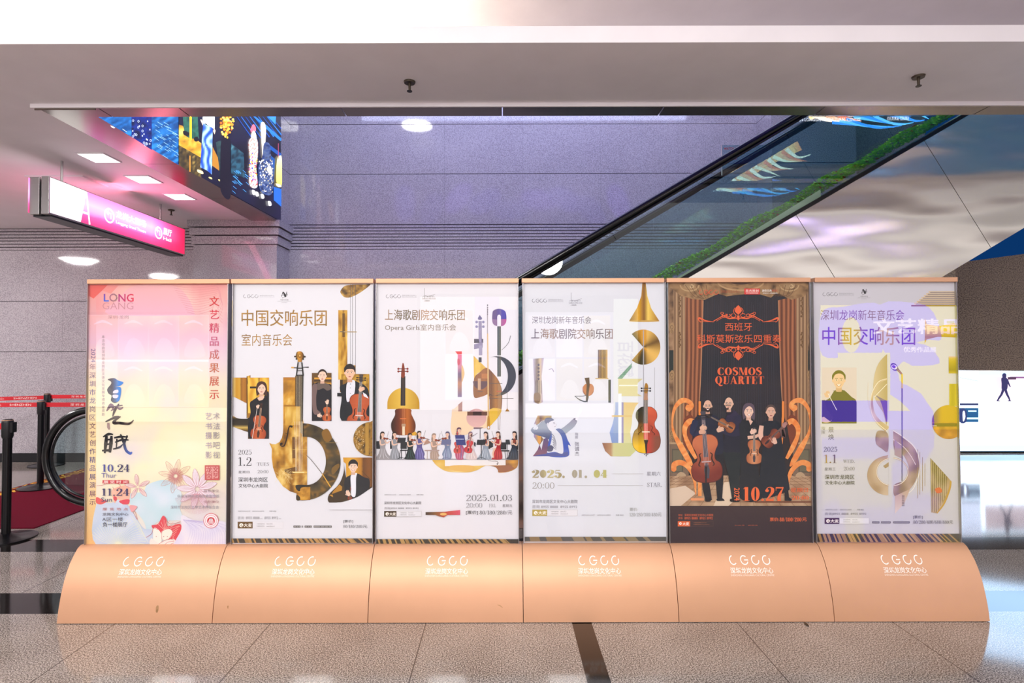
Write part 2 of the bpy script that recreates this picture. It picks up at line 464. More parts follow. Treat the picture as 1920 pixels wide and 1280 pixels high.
SER_W = {'.': .3, ':': .3, ' ': .35, '/': .45, '1': .5, 'M': .95, 'W': 1, 'Q': .82, 'O': .8, 'C': .74, 'U': .78, 'A': .78, 'R': .76, 'T': .7, 'E': .68, 'S': .62, 'I': .36, 'D': .78, 'N': .8, 'F': .62, 'L': .62, 'H': .8, 'u': .6, 'n': .6, 'h': .6, 'r': .46}
def bx(x0, y0, x1, y1): return ('p', [(x0,y0),(x1,y0),(x1,y1),(x0,y1)])
def serif(ch, wt=1):
    T = .14*wt; h = .035
    E = lambda cx, cy, rx, ry: ell(cx, cy, rx, ry, 0, 26)
    if ch == '0': return [('r', E(.31,.5,.27,.51), E(.31,.5,.27-T,.51-h))]
    if ch == '1': return [bx(.25-T/2,0,.25+T/2,1), bx(.06,0,.44,h), ('p', [(.25-T/2,1),(.06,.88),(.06,.84),(.25-T/2,.9)])]
    if ch == '2': return [('s', [(.1,.74),(.15,.92),(.32,.985),(.47,.86),(.47,.66),(.34,.42),(.07,.05)], [T*.6,h*1.6,h*1.3,T*.95,T,T*.7,h*1.5]), ('p', E(.13,.74,T*.55,T*.5)), bx(.05,0,.54,.1*wt if wt < 1.3 else .13), bx(.51,0,.55,.26)]
    if ch == '3': return [('s', [(.1,.8),(.2,.96),(.36,.94),(.44,.75),(.34,.56),(.2,.52)], [T*.5,h*1.4,T*.7,T,T*.5,h]), ('s', [(.2,.52),(.38,.5),(.48,.27),(.36,.04),(.18,.03),(.08,.2)], [h,T*.7,T,T*.6,h*1.4,T*.5]), ('p', E(.13,.79,T*.5,T*.45)), ('p', E(.11,.2,T*.5,T*.45))]
    if ch == '4': return [bx(.36-T/2,0,.36+T/2,1), ('p', [(.36,1),(.02,.3),(.06,.25),(.36,.9)]), bx(.02,.25,.58,.25+h*1.4), bx(.22,0,.54,h)]
    if ch == '5': return [bx(.1,.5,.1+h,.99), bx(.1,.9,.48,.99), ('s', [(.11,.55),(.28,.62),(.46,.5),(.48,.28),(.36,.05),(.18,.02),(.08,.17)], [h,T*.5,T*.9,T,T*.7,h*1.3,T*.5]), ('p', E(.12,.18,T*.5,T*.45))]
    if ch == '7': return [bx(.06,.9,.55,1), bx(.06,.74,.06+h,1), ('s', [(.53,.95),(.36,.58),(.27,.3),(.27,0)], [h,T*.7,T,T*1.1])]
    if ch == '8': return [('r', E(.31,.75,.2,.26), E(.31,.75,.2-T*.75,.26-h)), ('r', E(.31,.26,.25,.28), E(.31,.26,.25-T*.85,.28-h))]
    if ch == '9': return [('r', E(.31,.68,.25,.33), E(.31,.68,.25-T*.9,.33-h)), ('s', [(.5,.72),(.5,.4),(.36,.1),(.12,.03)], [T*.8,T*.9,T*.5,h])]
    if ch == '6': return [('r', E(.31,.32,.25,.33), E(.31,.32,.25-T*.9,.33-h)), ('s', [(.12,.28),(.12,.6),(.26,.9),(.5,.97)], [T*.8,T*.9,T*.5,h])]
    if ch == '.': return [('p', E(.14,.075,.085,.08))]
    if ch == ':': return [('p', E(.14,.1,.07,.075)), ('p', E(.14,.6,.07,.075))]
    if ch == '/': return [('p', [(.02,-.05),(.07,-.05),(.42,1.03),(.37,1.03)])]
    if ch in 'OQ':
        o = [('r', E(.4,.5,.37,.51), E(.4,.5,.37-T*1.15,.51-h))]
        if ch == 'Q': o.append(('s', [(.3,.06),(.45,-.02),(.55,-.16),(.72,-.2),(.8,-.1)], [h,T,T,T*.7,h]))
        return o
    if ch == 'C': return [('p', [(.4+.36*math.cos(math.radians(a)),.5+.51*math.sin(math.radians(a))) for a in range(45,316,10)]+[(.42+(.36-T*1.15)*math.cos(math.radians(a)),.5+(.51-h)*math.sin(math.radians(a))) for a in range(315,44,-10)]), bx(.62,.66,.66,.99), bx(.62,.01,.66,.3)]
    if ch == 'S': return [('s', [(.5,.78),(.42,.95),(.26,.97),(.13,.83),(.16,.66),(.32,.54),(.46,.4),(.5,.22),(.38,.03),(.2,.03),(.09,.22)], [h,h,T*.6,T*.9,T,T*1.15,T*1.1,T,T*.6,h,h]), bx(.49,.7,.53,.99), bx(.07,.01,.11,.32)]
    if ch == 'M': return [bx(.1,0,.1+h,1), bx(.72-T*.3,0,.72+T*.8,1), ('p', [(.06,1),(.06+T*1.25,1),(.5,.1),(.44,0)]), ('p', [(.44,0),(.5,0),(.76,1),(.7,1)]), bx(.02,0,.22,h), bx(.58,0,.92,h), bx(.02,1-h,.2,1), bx(.7,1-h,.92,1)]
    if ch == 'U': return [bx(.14,.28,.14+T*1.1,1), bx(.62,.28,.62+h,1), ('s', [(.14+T*.55,.32),(.2,.1),(.38,.015),(.56,.08),(.64,.32)], [T*1.1,T*.9,h*1.8,h,h]), bx(.04,1-h,.38,1), bx(.53,1-h,.76,1)]
    if ch == 'A': return [('p', [(.34,1),(.42,1),(.12,0),(.08,0)]), ('p', [(.32,1),(.43,1),(.74,0),(.74-T*1.25,0)]), bx(.18,.28,.58,.28+h), bx(.01,0,.22,h), bx(.48,0,.8,h)]
    if ch in 'RDF':
        o = [bx(.12,0,.12+T*1.1,1), bx(.03,0,.36,h), bx(.03,1-h,.4,1)]
        if ch == 'R': o += [('s', [(.25,.985),(.45,.96),(.54,.76),(.45,.54),(.25,.5)], [h,T*.8,T*1.1,T*.8,h]), ('s', [(.36,.5),(.5,.38),(.56,.12),(.66,.02),(.76,.08)], [h,T,T*1.1,T*.6,h])]
        if ch == 'D': o += [('s', [(.25,.985),(.5,.93),(.66,.5),(.5,.07),(.25,.015)], [h,T*.8,T*1.1,T*.8,h])]
        if ch == 'F': o += [bx(.12,1-h,.58,1), bx(.55,.7,.58,1), bx(.2,.5,.44,.5+h), bx(.42,.38,.45,.66)]
        return o
    if ch == 'T': return [bx(.35-T*.55,0,.35+T*.55,1), bx(.2,0,.5,h), bx(.02,1-h,.68,1), bx(.02,.7,.05,1), bx(.65,.7,.68,1)]
    if ch in 'EL':
        o = [bx(.12,0,.12+T*1.1,1), bx(.03,0,.6,h), bx(.58,0,.61,.3)]
        o += [bx(.03,1-h,.57,1), bx(.54,.72,.57,1), bx(.2,.5,.42,.5+h), bx(.4,.38,.43,.66)] if ch == 'E' else [bx(.03,1-h,.36,1)]
        return o
    if ch == 'I': return [bx(.18-T*.55,0,.18+T*.55,1), bx(.03,0,.33,h), bx(.03,1-h,.33,1)]
    if ch in 'HN':
        o = [bx(.12,0,.12+(T if ch == 'H' else h),1), bx(.6,0,.6+(T if ch == 'H' else h),1), bx(.02,0,.3,h), bx(.02,1-h,.28,1), bx(.52,1-h,.8,1)]
        return o + ([bx(.2,.5,.62,.5+h), bx(.52,0,.8,h)] if ch == 'H' else [('p', [(.06,1),(.06+T*1.2,1),(.64,0),(.58,0)])])
    if ch == 'W': return [('p', [(.06,1),(.06+T*1.2,1),(.36,0),(.3,0)]), ('p', [(.3,0),(.34,0),(.52,1),(.48,1)]), ('p', [(.4,1),(.4+T*1.2,1),(.7,0),(.64,0)]), ('p', [(.64,0),(.68,0),(.92,1),(.88,1)]), bx(.0,1-h,.26,1), bx(.36,1-h,.6,1), bx(.8,1-h,1,1)]
    if ch in 'hnr':
        top = 1 if ch == 'h' else .66
        o = [bx(.1,0,.1+T,top), bx(.03,0,.3,h), bx(.03,top-h,.15,top), ('s', [(.2,.5),(.32,.65),(.44,.55)], [h,T*.5,T])]
        return o + ([bx(.44-T/2,0,.44+T/2,.56), bx(.34,0,.58,h)] if ch != 'r' else [])
    if ch == 'u': return [bx(.1,.15,.1+T,.66), bx(.4,0,.4+T,.66), bx(.03,.63,.15,.66), ('s', [(.17,.2),(.24,.03),(.42,.12)], [T,T*.5,h]), bx(.4,0,.6,h)]
    return []

# ------------------------------------------------------------------ artwork shared by the posters
def nz(x, y, s=0): return noise.noise((x, y, s))
def gold(seed=0, lo='7d5313', mid='c98f26', hi='f0cb62', fx=.02, fy=.006):
    def f(x, y):
        n = nz(x*fx, y*fy, seed)*.9+nz(x*fx*4, y*fy*3, seed+5)*.35
        return mixc(mid, hi, n*1.6) if n > 0 else mixc(mid, lo, -n*1.6)
    return f
def vgrad(stops):                                   # colour by height
    def f(x, y):
        for (a, ca), (b, cb) in zip(stops, stops[1:]):
            if y <= b: return mixc(ca, cb, (y-a)/(b-a))
        return mixc(stops[-1][1], stops[-1][1], 0)
    return f
def hgrad(stops):
    g = vgrad(stops)
    return lambda x, y: g(y, x)
def blotch(cs, fr=.01, seed=0):                     # soft clouds through a list of colours
    def f(x, y):
        t = (nz(x*fr, y*fr, seed)*.75+nz(x*fr*3, y*fr*3, seed+3)*.25+.5)*(len(cs)-1)
        i = max(0, min(len(cs)-2, int(t))); return mixc(cs[i], cs[i+1], t-i)
    return f
def centre_logo(c, x, y, wd, h, col, th=None):      # four ring letters C G C C
    th = th or h*.13; r = h/2; k = (wd-2*r)/3.02
    for i, dx in enumerate((0, 1.02, 2.02, 3.02)):
        cx = x+r+k*dx*1.0
        a0, a1 = ((55, 305), (0, 315), (-15, 295), (-30, 285))[i]
        if i == 0: c.ring(cx, y+r, r*.95, r, th, col, 24, 40, 265)
        elif i == 1:
            c.ring(cx, y+r, r, r, th, col, 24, 20, 310); c.ln([(cx, y+r*.95), (cx+r, y+r*.95)], th, col); c.ln([(cx+r*.95, y+r*.95), (cx+r*.62, y+r*1.7)], th, col)
        else: c.ring(cx, y+r, r, r, th, col, 24, -25 if i == 3 else 0, 290)
def centre_name(c, x0, y0, x1, y1, col, sub=True):
    m = y0+(y1-y0)*.62
    c.t('深圳龙岗文化中心', x0, y0, x1, m, col, .005)
    if sub: c.t('SHENZHEN LONGGANG CULTURAL CENTRE', x0, m+(y1-m)*.35, x1, y1, col)
def ticket_box(c, x0, y0, x1, y1, col, txt='fff6ea', line='c9c4c2', ink='8a8588', split=.33):
    xm = x0+(x1-x0)*split; h = y1-y0
    c.rect(x0, y0, x1, y1, line); c.rect(x0+1, y0+1.2, x1-1.2, y1-1.2, 'e6e4e8'); c.rect(x0, y0, xm, y1, col)
    c.el(x0+h*.55, y0+h*.52, h*.3, h*.3, txt); c.ln([(x0+h*.42, y0+h*.62), (x0+h*.62, y0+h*.4)], h*.07, col); c.el(x0+h*.66, y0+h*.66, h*.09, h*.09, col)
    c.t('大麦', x0+h*.95, y0+h*.25, xm-h*.12, y1-h*.2, txt, .03)
    c.t('大麦客服热线', xm+h*.6, y0+h*.22, xm+h*1.8, y0+h*.42, ink); c.t('1010-3721', xm+h*2.1, y0+h*.22, xm+h*3.0, y0+h*.42, ink)
    c.t('大麦网站地址', xm+h*.6, y0+h*.56, xm+h*1.8, y0+h*.76, ink); c.t('www.damai.cn', xm+h*2.1, y0+h*.56, xm+h*3.3, y0+h*.76, ink)
def orchestra_mark(c, cx, y, s, ink='2a2628'):      # ribbon N mark over two lines of small type
    c.ln([(cx-.28*s, y+.5*s), (cx-.14*s, y+.06*s), (cx+.02*s, y+.3*s), (cx+.12*s, y+.52*s), (cx+.26*s, y+.0*s)], [.02*s,.1*s,.2*s,.12*s,.05*s], ink, True)
    c.ln([(cx-.2*s, y+.6*s), (cx-.3*s, y+.42*s), (cx, y+.36*s), (cx+.3*s, y+.24*s), (cx+.3*s, y+.42*s), (cx, y+.58*s), (cx-.22*s, y+.66*s)], [.03*s,.04*s,.02*s,.04*s,.02*s,.03*s,.03*s], ink, True)
    c.t('中国交响乐团', cx-.42*s, y+.78*s, cx+.42*s, y+.92*s, '6a666a'); c.t('CHINA NATIONAL SYMPHONY', cx-.72*s, y+.97*s, cx+.72*s, y+1.04*s, '8a868a'); c.t('ORCHESTRA', cx-.3*s, y+1.1*s, cx+.3*s, y+1.17*s, '8a868a')
def opera_mark(c, x, y, s, ink='77716a'):           # thin mast, scalloped roofs, small type
    c.rect(x+.18*s, y, x+.205*s, y+.9*s, ink)
    for k in range(7): c.ring(x+(.12+.13*k)*s, y+.76*s, .09*s, .12*s, .02*s, ink, 10, 180, 360)
    c.ln([(x+.2*s, y+.62*s), (x+.5*s, y+.66*s), (x+.85*s, y+.58*s), (x+1.05*s, y+.5*s)], .025*s, ink, True)
    c.t('SHANGHAI OPERA HOUSE', x, y+.8*s, x+1.1*s, y+.93*s, ink); c.t('上海歌剧院', x+.14*s, y+.98*s, x+.62*s, y+1.1*s, ink, .02)
def fiddle(c, cx, cy, deg, s, body, edge=None, neck='3a2c28', light='e9cfae', nlen=1.0, half=None):
    """Violin or cello seen from the front: s is half the body length; the neck points up before turning."""
    c.turn(cx, cy, deg, s)
    out = [(0,-1),(.3,-.97),(.5,-.8),(.53,-.55),(.43,-.34),(.36,-.1),(.4,.1),(.56,.22),(.64,.5),(.56,.84),(.3,.99),(0,1.02)]
    O = smooth(out, 4, False); O = O+[(-x, y) for x, y in O[::-1]]
    if edge: c.poly([(x*1.05, y*1.03) for x, y in O], edge)
    c.poly(O, body, (), .25 if callable(body) else 0)
    for k in (-1, 1): c.ln([(k*.18,-.22),(k*.27,-.16),(k*.24,.05),(k*.33,.26),(k*.26,.33)], [.03,.05,.06,.05,.03], '2a1510', True, 3)
    c.poly([(-.07,-1-nlen*.72),(.07,-1-nlen*.72),(.11,-.05),(-.11,-.05)], neck)
    c.poly([(-.05,.2),(.05,.2),(.12,.5),(.07,.86),(-.07,.86),(-.12,.5)], neck)
    c.rect(-.2, .12, .2, .17, light)
    for k in (-.06,-.02,.02,.06): c.ln([(k,-1-nlen*.7),(k*1.6,.3)], .012, light)
    c.sp([(-.08,-1-nlen*.7),(-.09,-1-nlen*.95),(-.1,-1-nlen*1.08),(.1,-1-nlen*1.08),(.09,-1-nlen*.95),(.08,-1-nlen*.7)], body if not callable(body) else neck)
    for q in (.78, .9):
        c.ln([(-.22,-1-nlen*q),(.22,-1-nlen*q)], .035, '1c1412'); c.el(-.22,-1-nlen*q,.05,.04,'1c1412',0,8); c.el(.22,-1-nlen*q,.05,.04,'1c1412',0,8)
    c.turn(0, 0, None)
def face(c, cx, cy, r, skin, hair, style='short', look=0, lip='b8605c', beard=None, glasses=False, smile=False):
    sh = mixc(skin, '9a5f48', .3)
    if style == 'long': c.sp([(cx-r*.95,cy+r*1.5),(cx-r*1.12,cy),(cx-r*.8,cy-r*1.1),(cx,cy-r*1.45),(cx+r*.85,cy-r*1.1),(cx+r*1.15,cy),(cx+r*1.05,cy+r*1.6),(cx+r*.5,cy+r*1.3),(cx-r*.5,cy+r*1.2)], hair)
    elif style != 'bald': c.el(cx, cy-r*.32, r*.98, r*1.12, hair)
    c.poly([(cx-r*.38,cy+r*.6),(cx+r*.38,cy+r*.6),(cx+r*.45,cy+r*1.7),(cx-r*.45,cy+r*1.7)], sh)
    for k in (-1, 1): c.el(cx+k*r*.84, cy+r*.1, r*.14, r*.24, skin, 0, 10)
    c.sp([(cx-r*.8,cy-r*.3),(cx-r*.74,cy+r*.45),(cx-r*.38,cy+r*1.05),(cx,cy+r*1.2),(cx+r*.38,cy+r*1.05),(cx+r*.74,cy+r*.45),(cx+r*.8,cy-r*.3),(cx+r*.5,cy-r*.95),(cx,cy-r*(1.05 if style != 'bald' else 1.2)),(cx-r*.5,cy-r*.95)], skin)
    if style == 'short': c.sp([(cx-r*.9,cy-r*.05),(cx-r*.98,cy-r*.8),(cx-r*.4,cy-r*1.45),(cx+r*.4,cy-r*1.45),(cx+r*.98,cy-r*.8),(cx+r*.9,cy-r*.05),(cx+r*.68,cy-r*.5),(cx+r*.1,cy-r*.62),(cx-r*.55,cy-r*.52)], hair)
    if style == 'tied': c.sp([(cx-r*.92,cy-r*.1),(cx-r*.9,cy-r*.85),(cx,cy-r*1.4),(cx+r*.9,cy-r*.85),(cx+r*.92,cy-r*.1),(cx+r*.6,cy-r*.75),(cx+r*.05,cy-r*.95),(cx-r*.55,cy-r*.75)], hair)
    if style == 'long': c.sp([(cx-r*.9,cy+r*.5),(cx-r*1.02,cy-r*.5),(cx-r*.4,cy-r*1.35),(cx+r*.5,cy-r*1.25),(cx+r*1.0,cy-r*.3),(cx+r*.92,cy+r*.6),(cx+r*.72,cy-r*.35),(cx+r*.1,cy-r*.85),(cx-r*.6,cy-r*.3)], hair)
    lx = look*r*.18
    if beard: c.sp([(cx-r*.74,cy+r*.25),(cx-r*.5,cy+r*1.05),(cx,cy+r*1.32),(cx+r*.5,cy+r*1.05),(cx+r*.74,cy+r*.25),(cx+r*.4,cy+r*.5),(cx,cy+r*.42),(cx-r*.4,cy+r*.5)], beard)
    for k in (-1, 1):
        ex = cx+lx+k*r*.34
        c.ln([(ex-r*.2,cy-r*.2),(ex,cy-r*.27),(ex+r*.2,cy-r*.2)], r*.07, mixc(hair if style != 'bald' else '3a2a24', skin, .25))
        c.el(ex, cy+r*.0, r*.16, r*.08, 'f4ece6', 0, 10); c.el(ex, cy, r*.085, r*.085, '2c1c18', 0, 10)
        if glasses: c.ring(ex, cy+r*.02, r*.27, r*.2, r*.05, '26242a', 14)
    c.ln([(cx+lx,cy+r*.05),(cx+lx+r*.06,cy+r*.38),(cx+lx-r*.1,cy+r*.44)], r*.06, sh)
    if smile: c.sp([(cx+lx-r*.34,cy+r*.58),(cx+lx,cy+r*.66),(cx+lx+r*.34,cy+r*.58),(cx+lx,cy+r*.88)], 'f6eeea'); c.ln([(cx+lx-r*.36,cy+r*.57),(cx+lx,cy+r*.9),(cx+lx+r*.36,cy+r*.57)], r*.07, lip, True, 4)
    else: c.sp([(cx+lx-r*.26,cy+r*.7),(cx+lx,cy+r*.62),(cx+lx+r*.26,cy+r*.7),(cx+lx,cy+r*.82)], lip)
def hand(c, cx, cy, r, deg, skin):                  # palm, four fingers, thumb
    sh = mixc(skin, '8a5540', .35)
    c.turn(cx, cy, deg, r)
    c.sp([(-.5,-.5),(.45,-.55),(.6,.1),(.4,.7),(-.4,.7),(-.6,.1)], skin)
    for i in range(4):
        x = -.42+i*.28; L = (.55,.75,.7,.5)[i]
        c.ln([(x,-.35),(x+.06,-.5-L*.6),(x+.16,-.5-L)], [.28,.25,.16], skin); c.ln([(x+.14,-.4),(x+.2,-.5-L*.7)], .04, sh)
    c.ln([(-.5,.2),(-.85,-.15),(-.8,-.5)], [.3,.27,.16], skin)
    c.turn(0, 0, None)
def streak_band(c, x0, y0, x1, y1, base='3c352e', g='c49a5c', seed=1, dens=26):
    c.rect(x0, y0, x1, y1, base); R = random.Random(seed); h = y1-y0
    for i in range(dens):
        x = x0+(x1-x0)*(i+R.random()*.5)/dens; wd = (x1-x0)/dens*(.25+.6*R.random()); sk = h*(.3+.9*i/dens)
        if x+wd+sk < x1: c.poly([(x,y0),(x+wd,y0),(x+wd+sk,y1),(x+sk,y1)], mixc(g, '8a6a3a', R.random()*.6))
ARIEL = None

# ------------------------------------------------------------------ the six sheets
def sheet1(c):                                      # pastel flower poster
    c.fr(155, 520, 4.921)
    bg = vgrad([(60,'e79a96'),(200,'e8a8a4'),(560,'e6bcd0'),(760,'ecd6da'),(1100,'efe3bd'),(1700,'f2ecc4'),(2000,'efe2c0'),(2500,'dcdcea')])
    def bgf(x, y):
        v = nz(x*.0022, y*.0022, 2)+.4*nz(x*.006, y*.006, 7); b = bg(x, y)
        return mixc(b, 'f6f0d8', v*.8) if v > 0 else mixc(b, 'd8c8e4' if y > 400 else 'e48886', -v*.7)
    c.rect(-10, 20, 1400, 2520, bgf, 60)
    c.rect(-10, 20, 125, 2520, vgrad([(60,'e89a8c'),(600,'dcb2c8'),(1000,'eed6a6'),(1700,'f0d49a'),(2500,'eab878')]), 60)
    c.poly([(40,70),(230,70),(180,120),(100,195),(45,160)], 'e2625a'); c.poly([(230,70),(330,75),(260,150),(180,120)], 'e89088')
    c.sp([(480,75),(830,75),(960,170),(1030,330),(960,350),(240,340),(330,200)], lambda x,y: mixc('eaaeaa','e8b2c4',y/350), 50)
    for k in range(12): c.ln([(830+k*12,75+k*22),(1000+k*6,96+k*22),(1180,84+k*20),(1260-k*5,75+k*18)], 2.5, 'd88c8e', True)
    for k in range(5): c.ln([(1235+k*8,75+k*30),(1270+k*6,150+k*30),(1230+k*8,230+k*36),(1290,300+k*30)], 2.5, 'dc9098', True)
    c.poly([(195,152),(209,152),(209,210),(243,210),(243,222),(195,222)], vgrad([(150,'8a3a9a'),(190,'4a56c8'),(222,'3a6ad8')]))
    for k in range(16):
        a = k*PI/8; c.ln([(284+24*math.cos(a),186+24*math.sin(a)),(284+37*math.cos(a+.35),186+37*math.sin(a+.35))], [3,8], mixc('7a2a6a','2a1a3a',.5+.5*math.cos(a)))
    c.t('NG', 332, 152, 470, 224, hgrad([(330,'b0307a'),(470,'e0304a')]), .03)
    c.t('GANG', 184, 230, 468, 294, 'c88a92', -.012)
    c.t('深圳·龙岗', 232, 348, 424, 382, '9a7480')
    # vertical lines
    c.t('2024', 78, 656, 118, 782, '5a3c80', 0, 1, 90); 
    c.vt('年深圳市龙岗区文艺创作精品展演展示', 62, 786, 122, 2110, lambda x,y: mixc('3a3478','7a4458',.5+.5*math.sin(y*.01)), .008)
    c.vt('本活动由深圳市龙岗区文体文化发展专项资金资助', 176, 530, 206, 1280, '9a8490')
    c.vt('文艺精品成果展示', 1168, 160, 1262, 1140, vgrad([(160,'cc2c1e'),(330,'d83a50'),(600,'c86a8a'),(800,'c87a5a'),(1140,'d0524a')]), .012)
    # brush title
    blue = lambda x, y: mixc('10131c', '2f86d8', (x-262)/70) if y < 1150 else mixc('1a1620', '1a2230', .5)
    c.sp([(232,940),(290,928),(330,950),(378,968),(345,1000),(300,1010),(350,1012),(356,1060),(340,1130),(300,1158),(262,1135),(268,1090),(240,1070),(228,1030),(262,985),(262,960)], blue, 12)
    c.sp([(288,1045),(326,1035),(328,1062),(284,1068)], 'e6dcec'); c.sp([(280,1082),(330,1085),(318,1112),(284,1110)], 'd8d8e6')
    c.fr(155, 770, 4.921)
    bk = lambda x, y: mixc('14121c', 'b09090', max(0, 1-abs(y-20)/60)*.8)
    c.ln([(222,2),(262,-52),(284,-22),(262,0)], [8,36,22,6], '7a606c', True); c.ln([(278,52),(300,-10),(337,-66)], [8,26,8], '3a2c36', True); c.ln([(312,-34),(345,-20),(376,-32)], [8,24,8], '7a6470', True); c.ln([(230,-30),(300,-40),(370,-52)], [6,12,8], '5a4650', True)
    c.ln([(212,100),(300,60),(340,50)], [10,26,6], bk, True); c.ln([(238,110),(240,150),(248,172)], [22,26,12], 'a88c88', True)
    c.ln([(352,52),(300,88),(290,110),(340,112),(430,118),(472,84)], [8,22,30,26,22,6], lambda x,y: mixc('14121a','8a7060',(nz(x*.03,y*.03)+.3)), True)
    ink = lambda x, y: mixc('12121a', '2a5ac0', max(0, (x-300)/150)*max(0, min(1, (y-260)/80)))
    for P, W in (([(190,240),(240,214),(282,218)],[10,26,10]), ([(222,230),(215,300),(205,390)],[22,34,16]), ([(268,230),(262,300),(252,384)],[20,34,22]), ([(212,268),(262,262)],[14,16]), ([(208,310),(262,304)],[14,18]), ([(180,366),(260,362)],[14,28]), ([(292,248),(350,238),(420,240)],[14,22,8]), ([(300,290),(360,268),(426,268)],[12,20,10]), ([(318,258),(312,340)],[14,10]), ([(282,352),(340,336),(372,308)],[12,20,8]), ([(350,214),(378,280),(400,360),(440,392),(456,378)],[10,26,24,26,8]), ([(412,226),(392,300)],[16,8])):
        c.ln(P, W, ink, True)
    # flowers
    c.sp([(440,765),(560,745),(600,680),(760,635),(880,700),(920,800),(900,900),(930,1000),(850,1010),(700,1020),(640,1080),(600,1110),(560,1010),(440,860)], lambda x,y: mixc('c3dce2','d9e2ea',nz(x*.006,y*.006)+.4), 40)
    c.sp([(130,860),(260,850),(330,820),(420,870),(480,960),(560,1080),(640,1100),(640,1240),(130,1240)], lambda x,y: mixc('bccbe0','d6dcea',nz(x*.008,y*.008,3)+.4), 40)
    for k in range(26):
        a = -2.9+k*.11; c.ln([(330,1240),(330+150*math.cos(a),1240+150*math.sin(a)),(330+260*math.cos(a+.15),1230+240*math.sin(a+.15))], 3, 'e4e8d0', True)
    for k in range(9): c.ln([(440+k*12,960+k*22),(520+k*6,1040+k*14),(560+k*6,1130+k*10)], 3, 'e4e6d4', True)
    c.sp([(270,735),(330,700),(430,690),(440,780),(420,850),(370,860),(330,810),(300,850),(280,800)], 'eeb49a')
    c.sp([(340,830),(430,815),(425,858),(370,858)], 'dc4050'); c.sp([(130,795),(190,820),(230,830),(180,860),(130,850)], 'e0504e'); c.sp([(290,785),(318,800),(310,832),(288,815)], 'd84450')
    c.ln([(130,690),(200,680),(260,640),(350,690),(300,730),(280,700)], 3, 'c86060', True)
    def flower(cx, cy, r, n, col, fillc=None, a0=0, ln_=5):
        for k in range(n):
            a = a0+2*PI*k/n; P = [(cx+r*.1*math.cos(a),cy+r*.1*math.sin(a)),(cx+r*.6*math.cos(a-.26),cy+r*.6*math.sin(a-.26)),(cx+r*math.cos(a),cy+r*math.sin(a)),(cx+r*.6*math.cos(a+.26),cy+r*.6*math.sin(a+.26))]
            Q = smooth(P, 5)
            if fillc: c.poly(Q, fillc)
            c.ln(Q+[Q[0]], 3, col)
            for q in range(ln_): c.ln([(cx+r*.15*math.cos(a),cy+r*.15*math.sin(a)),(cx+r*.85*math.cos(a+(q-ln_/2+.5)*.08),cy+r*.85*math.sin(a+(q-ln_/2+.5)*.08))], 1.6, col)
    flower(510, 700, 120, 5, 'c87a88', 'ecd8cf', -1.7); flower(860, 600, 160, 8, 'd8a08e', None, .2, 4); flower(1060, 720, 190, 9, 'd09aa8', 'e9dbe4', .4, 5)
    for k in range(60):
        a = k*PI/30; c.ln([(860+20*math.cos(a),600+20*math.sin(a)),(860+75*math.cos(a),600+75*math.sin(a))], 2, 'd88a86')
    for k in range(46):
        a = .2+k*.06; c.ln([(1050,760),(1050+200*math.cos(a),760+190*math.sin(a))], 1.6, 'd8a0ac')
    c.sp([(640,1060),(700,1040),(745,965),(780,1000),(790,1060),(900,1040),(915,1090),(880,1180),(860,1210),(800,1190),(720,1150)], 'dc4650')
    for k in range(8): c.ln([(760,1100),(700+k*28,985+abs(k-3)*18)], 3, 'f0b8a8')
    for k in range(5): c.ln([(900-k*14,1060+k*26),(820+k*4,1110+k*18)], 3, 'f0b8a8')
    c.sp([(660,1080),(720,1110),(735,1190),(700,1240),(660,1220)], 'f4ece0'); c.sp([(735,1110),(800,1085),(835,1120),(800,1180),(740,1180)], 'f4ecdc'); c.sp([(640,1170),(700,1215),(760,1195),(850,1180),(850,1240),(640,1240)], 'f2e4dc')
    for P in ([(590,1165),(640,1130),(660,1080),(700,1095)],[(735,1180),(740,1110),(800,1085),(838,1110),(800,1180)],[(700,1230),(790,1180),(850,1190)],[(760,1230),(800,1205),(850,1200)],[(800,1240),(830,1220),(860,1215)],[(770,1000),(820,1040),(910,1020)],[(450,905),(490,930),(510,1000),(470,930)]): c.ln(P, 3, 'c24a56', True)
    for p in ((685,1156),(753,1156),(787,1156)): c.el(*p, 4, 4, 'a02030', 0, 8)
    c.sp([(920,960),(1050,1010),(1340,1030),(1340,1240),(880,1240),(860,1200),(915,1090)], lambda x,y: mixc('dcd6ec','ebe4ec',nz(x*.008,y*.008,8)+.5), 40)
    for k in range(20): c.ln([(930,1000),(1000+k*18,1090-k*2+(k%3)*8),(960+k*24,1240)], 1.8, 'c4b8dc', True)
    c.sp([(440,870),(510,880),(460,930)], 'e8a0a0')
    # dates and addresses
    navy = lambda x, y: mixc('2c3c9a', '241f50', .5+.5*math.sin(x*.02))
    c.sf('10.24', 182, 492, 444, 560, navy, 1.1); c.t('Thur', 180, 572, 316, 614, '5a5296'); c.sf('11.24', 178, 714, 442, 780, '2a2258', 1.1); c.t('Sun', 178, 796, 276, 836, '2c2a60')
    c.sp([(192,652),(200,637),(310,637),(420,637),(428,652),(420,668),(310,668),(200,668)], 'c83038'); c.t('展览时间', 200, 640, 420, 666, 'f4e4dc', .02, 1.5)
    c.t('展览地点', 190, 890, 424, 916, 'c06a62', 0, 1.9); c.t('龙岗文化中心', 190, 936, 428, 964, '4a4a5a', .01); c.t('A区一楼', 188, 978, 378, 1014, '4a4a58', 0, 1.1); c.t('负一楼展厅', 192, 1024, 418, 1066, '3e3e4c', .01)
    for y, a, b in ((15,'艺','术'),(108,'书','法'),(194,'摄','影'),(285,'书','吧'),(374,'影','视')):
        c.t(a, 1138, y, 1196, y+62, 'aa98b0'); c.t(b, 1208, y, 1270, y+62, '9a909c')
    c.rect(1132, 500, 1268, 636, 'c85a5a'); c.rect(1144, 512, 1256, 624, 'e0a09a')
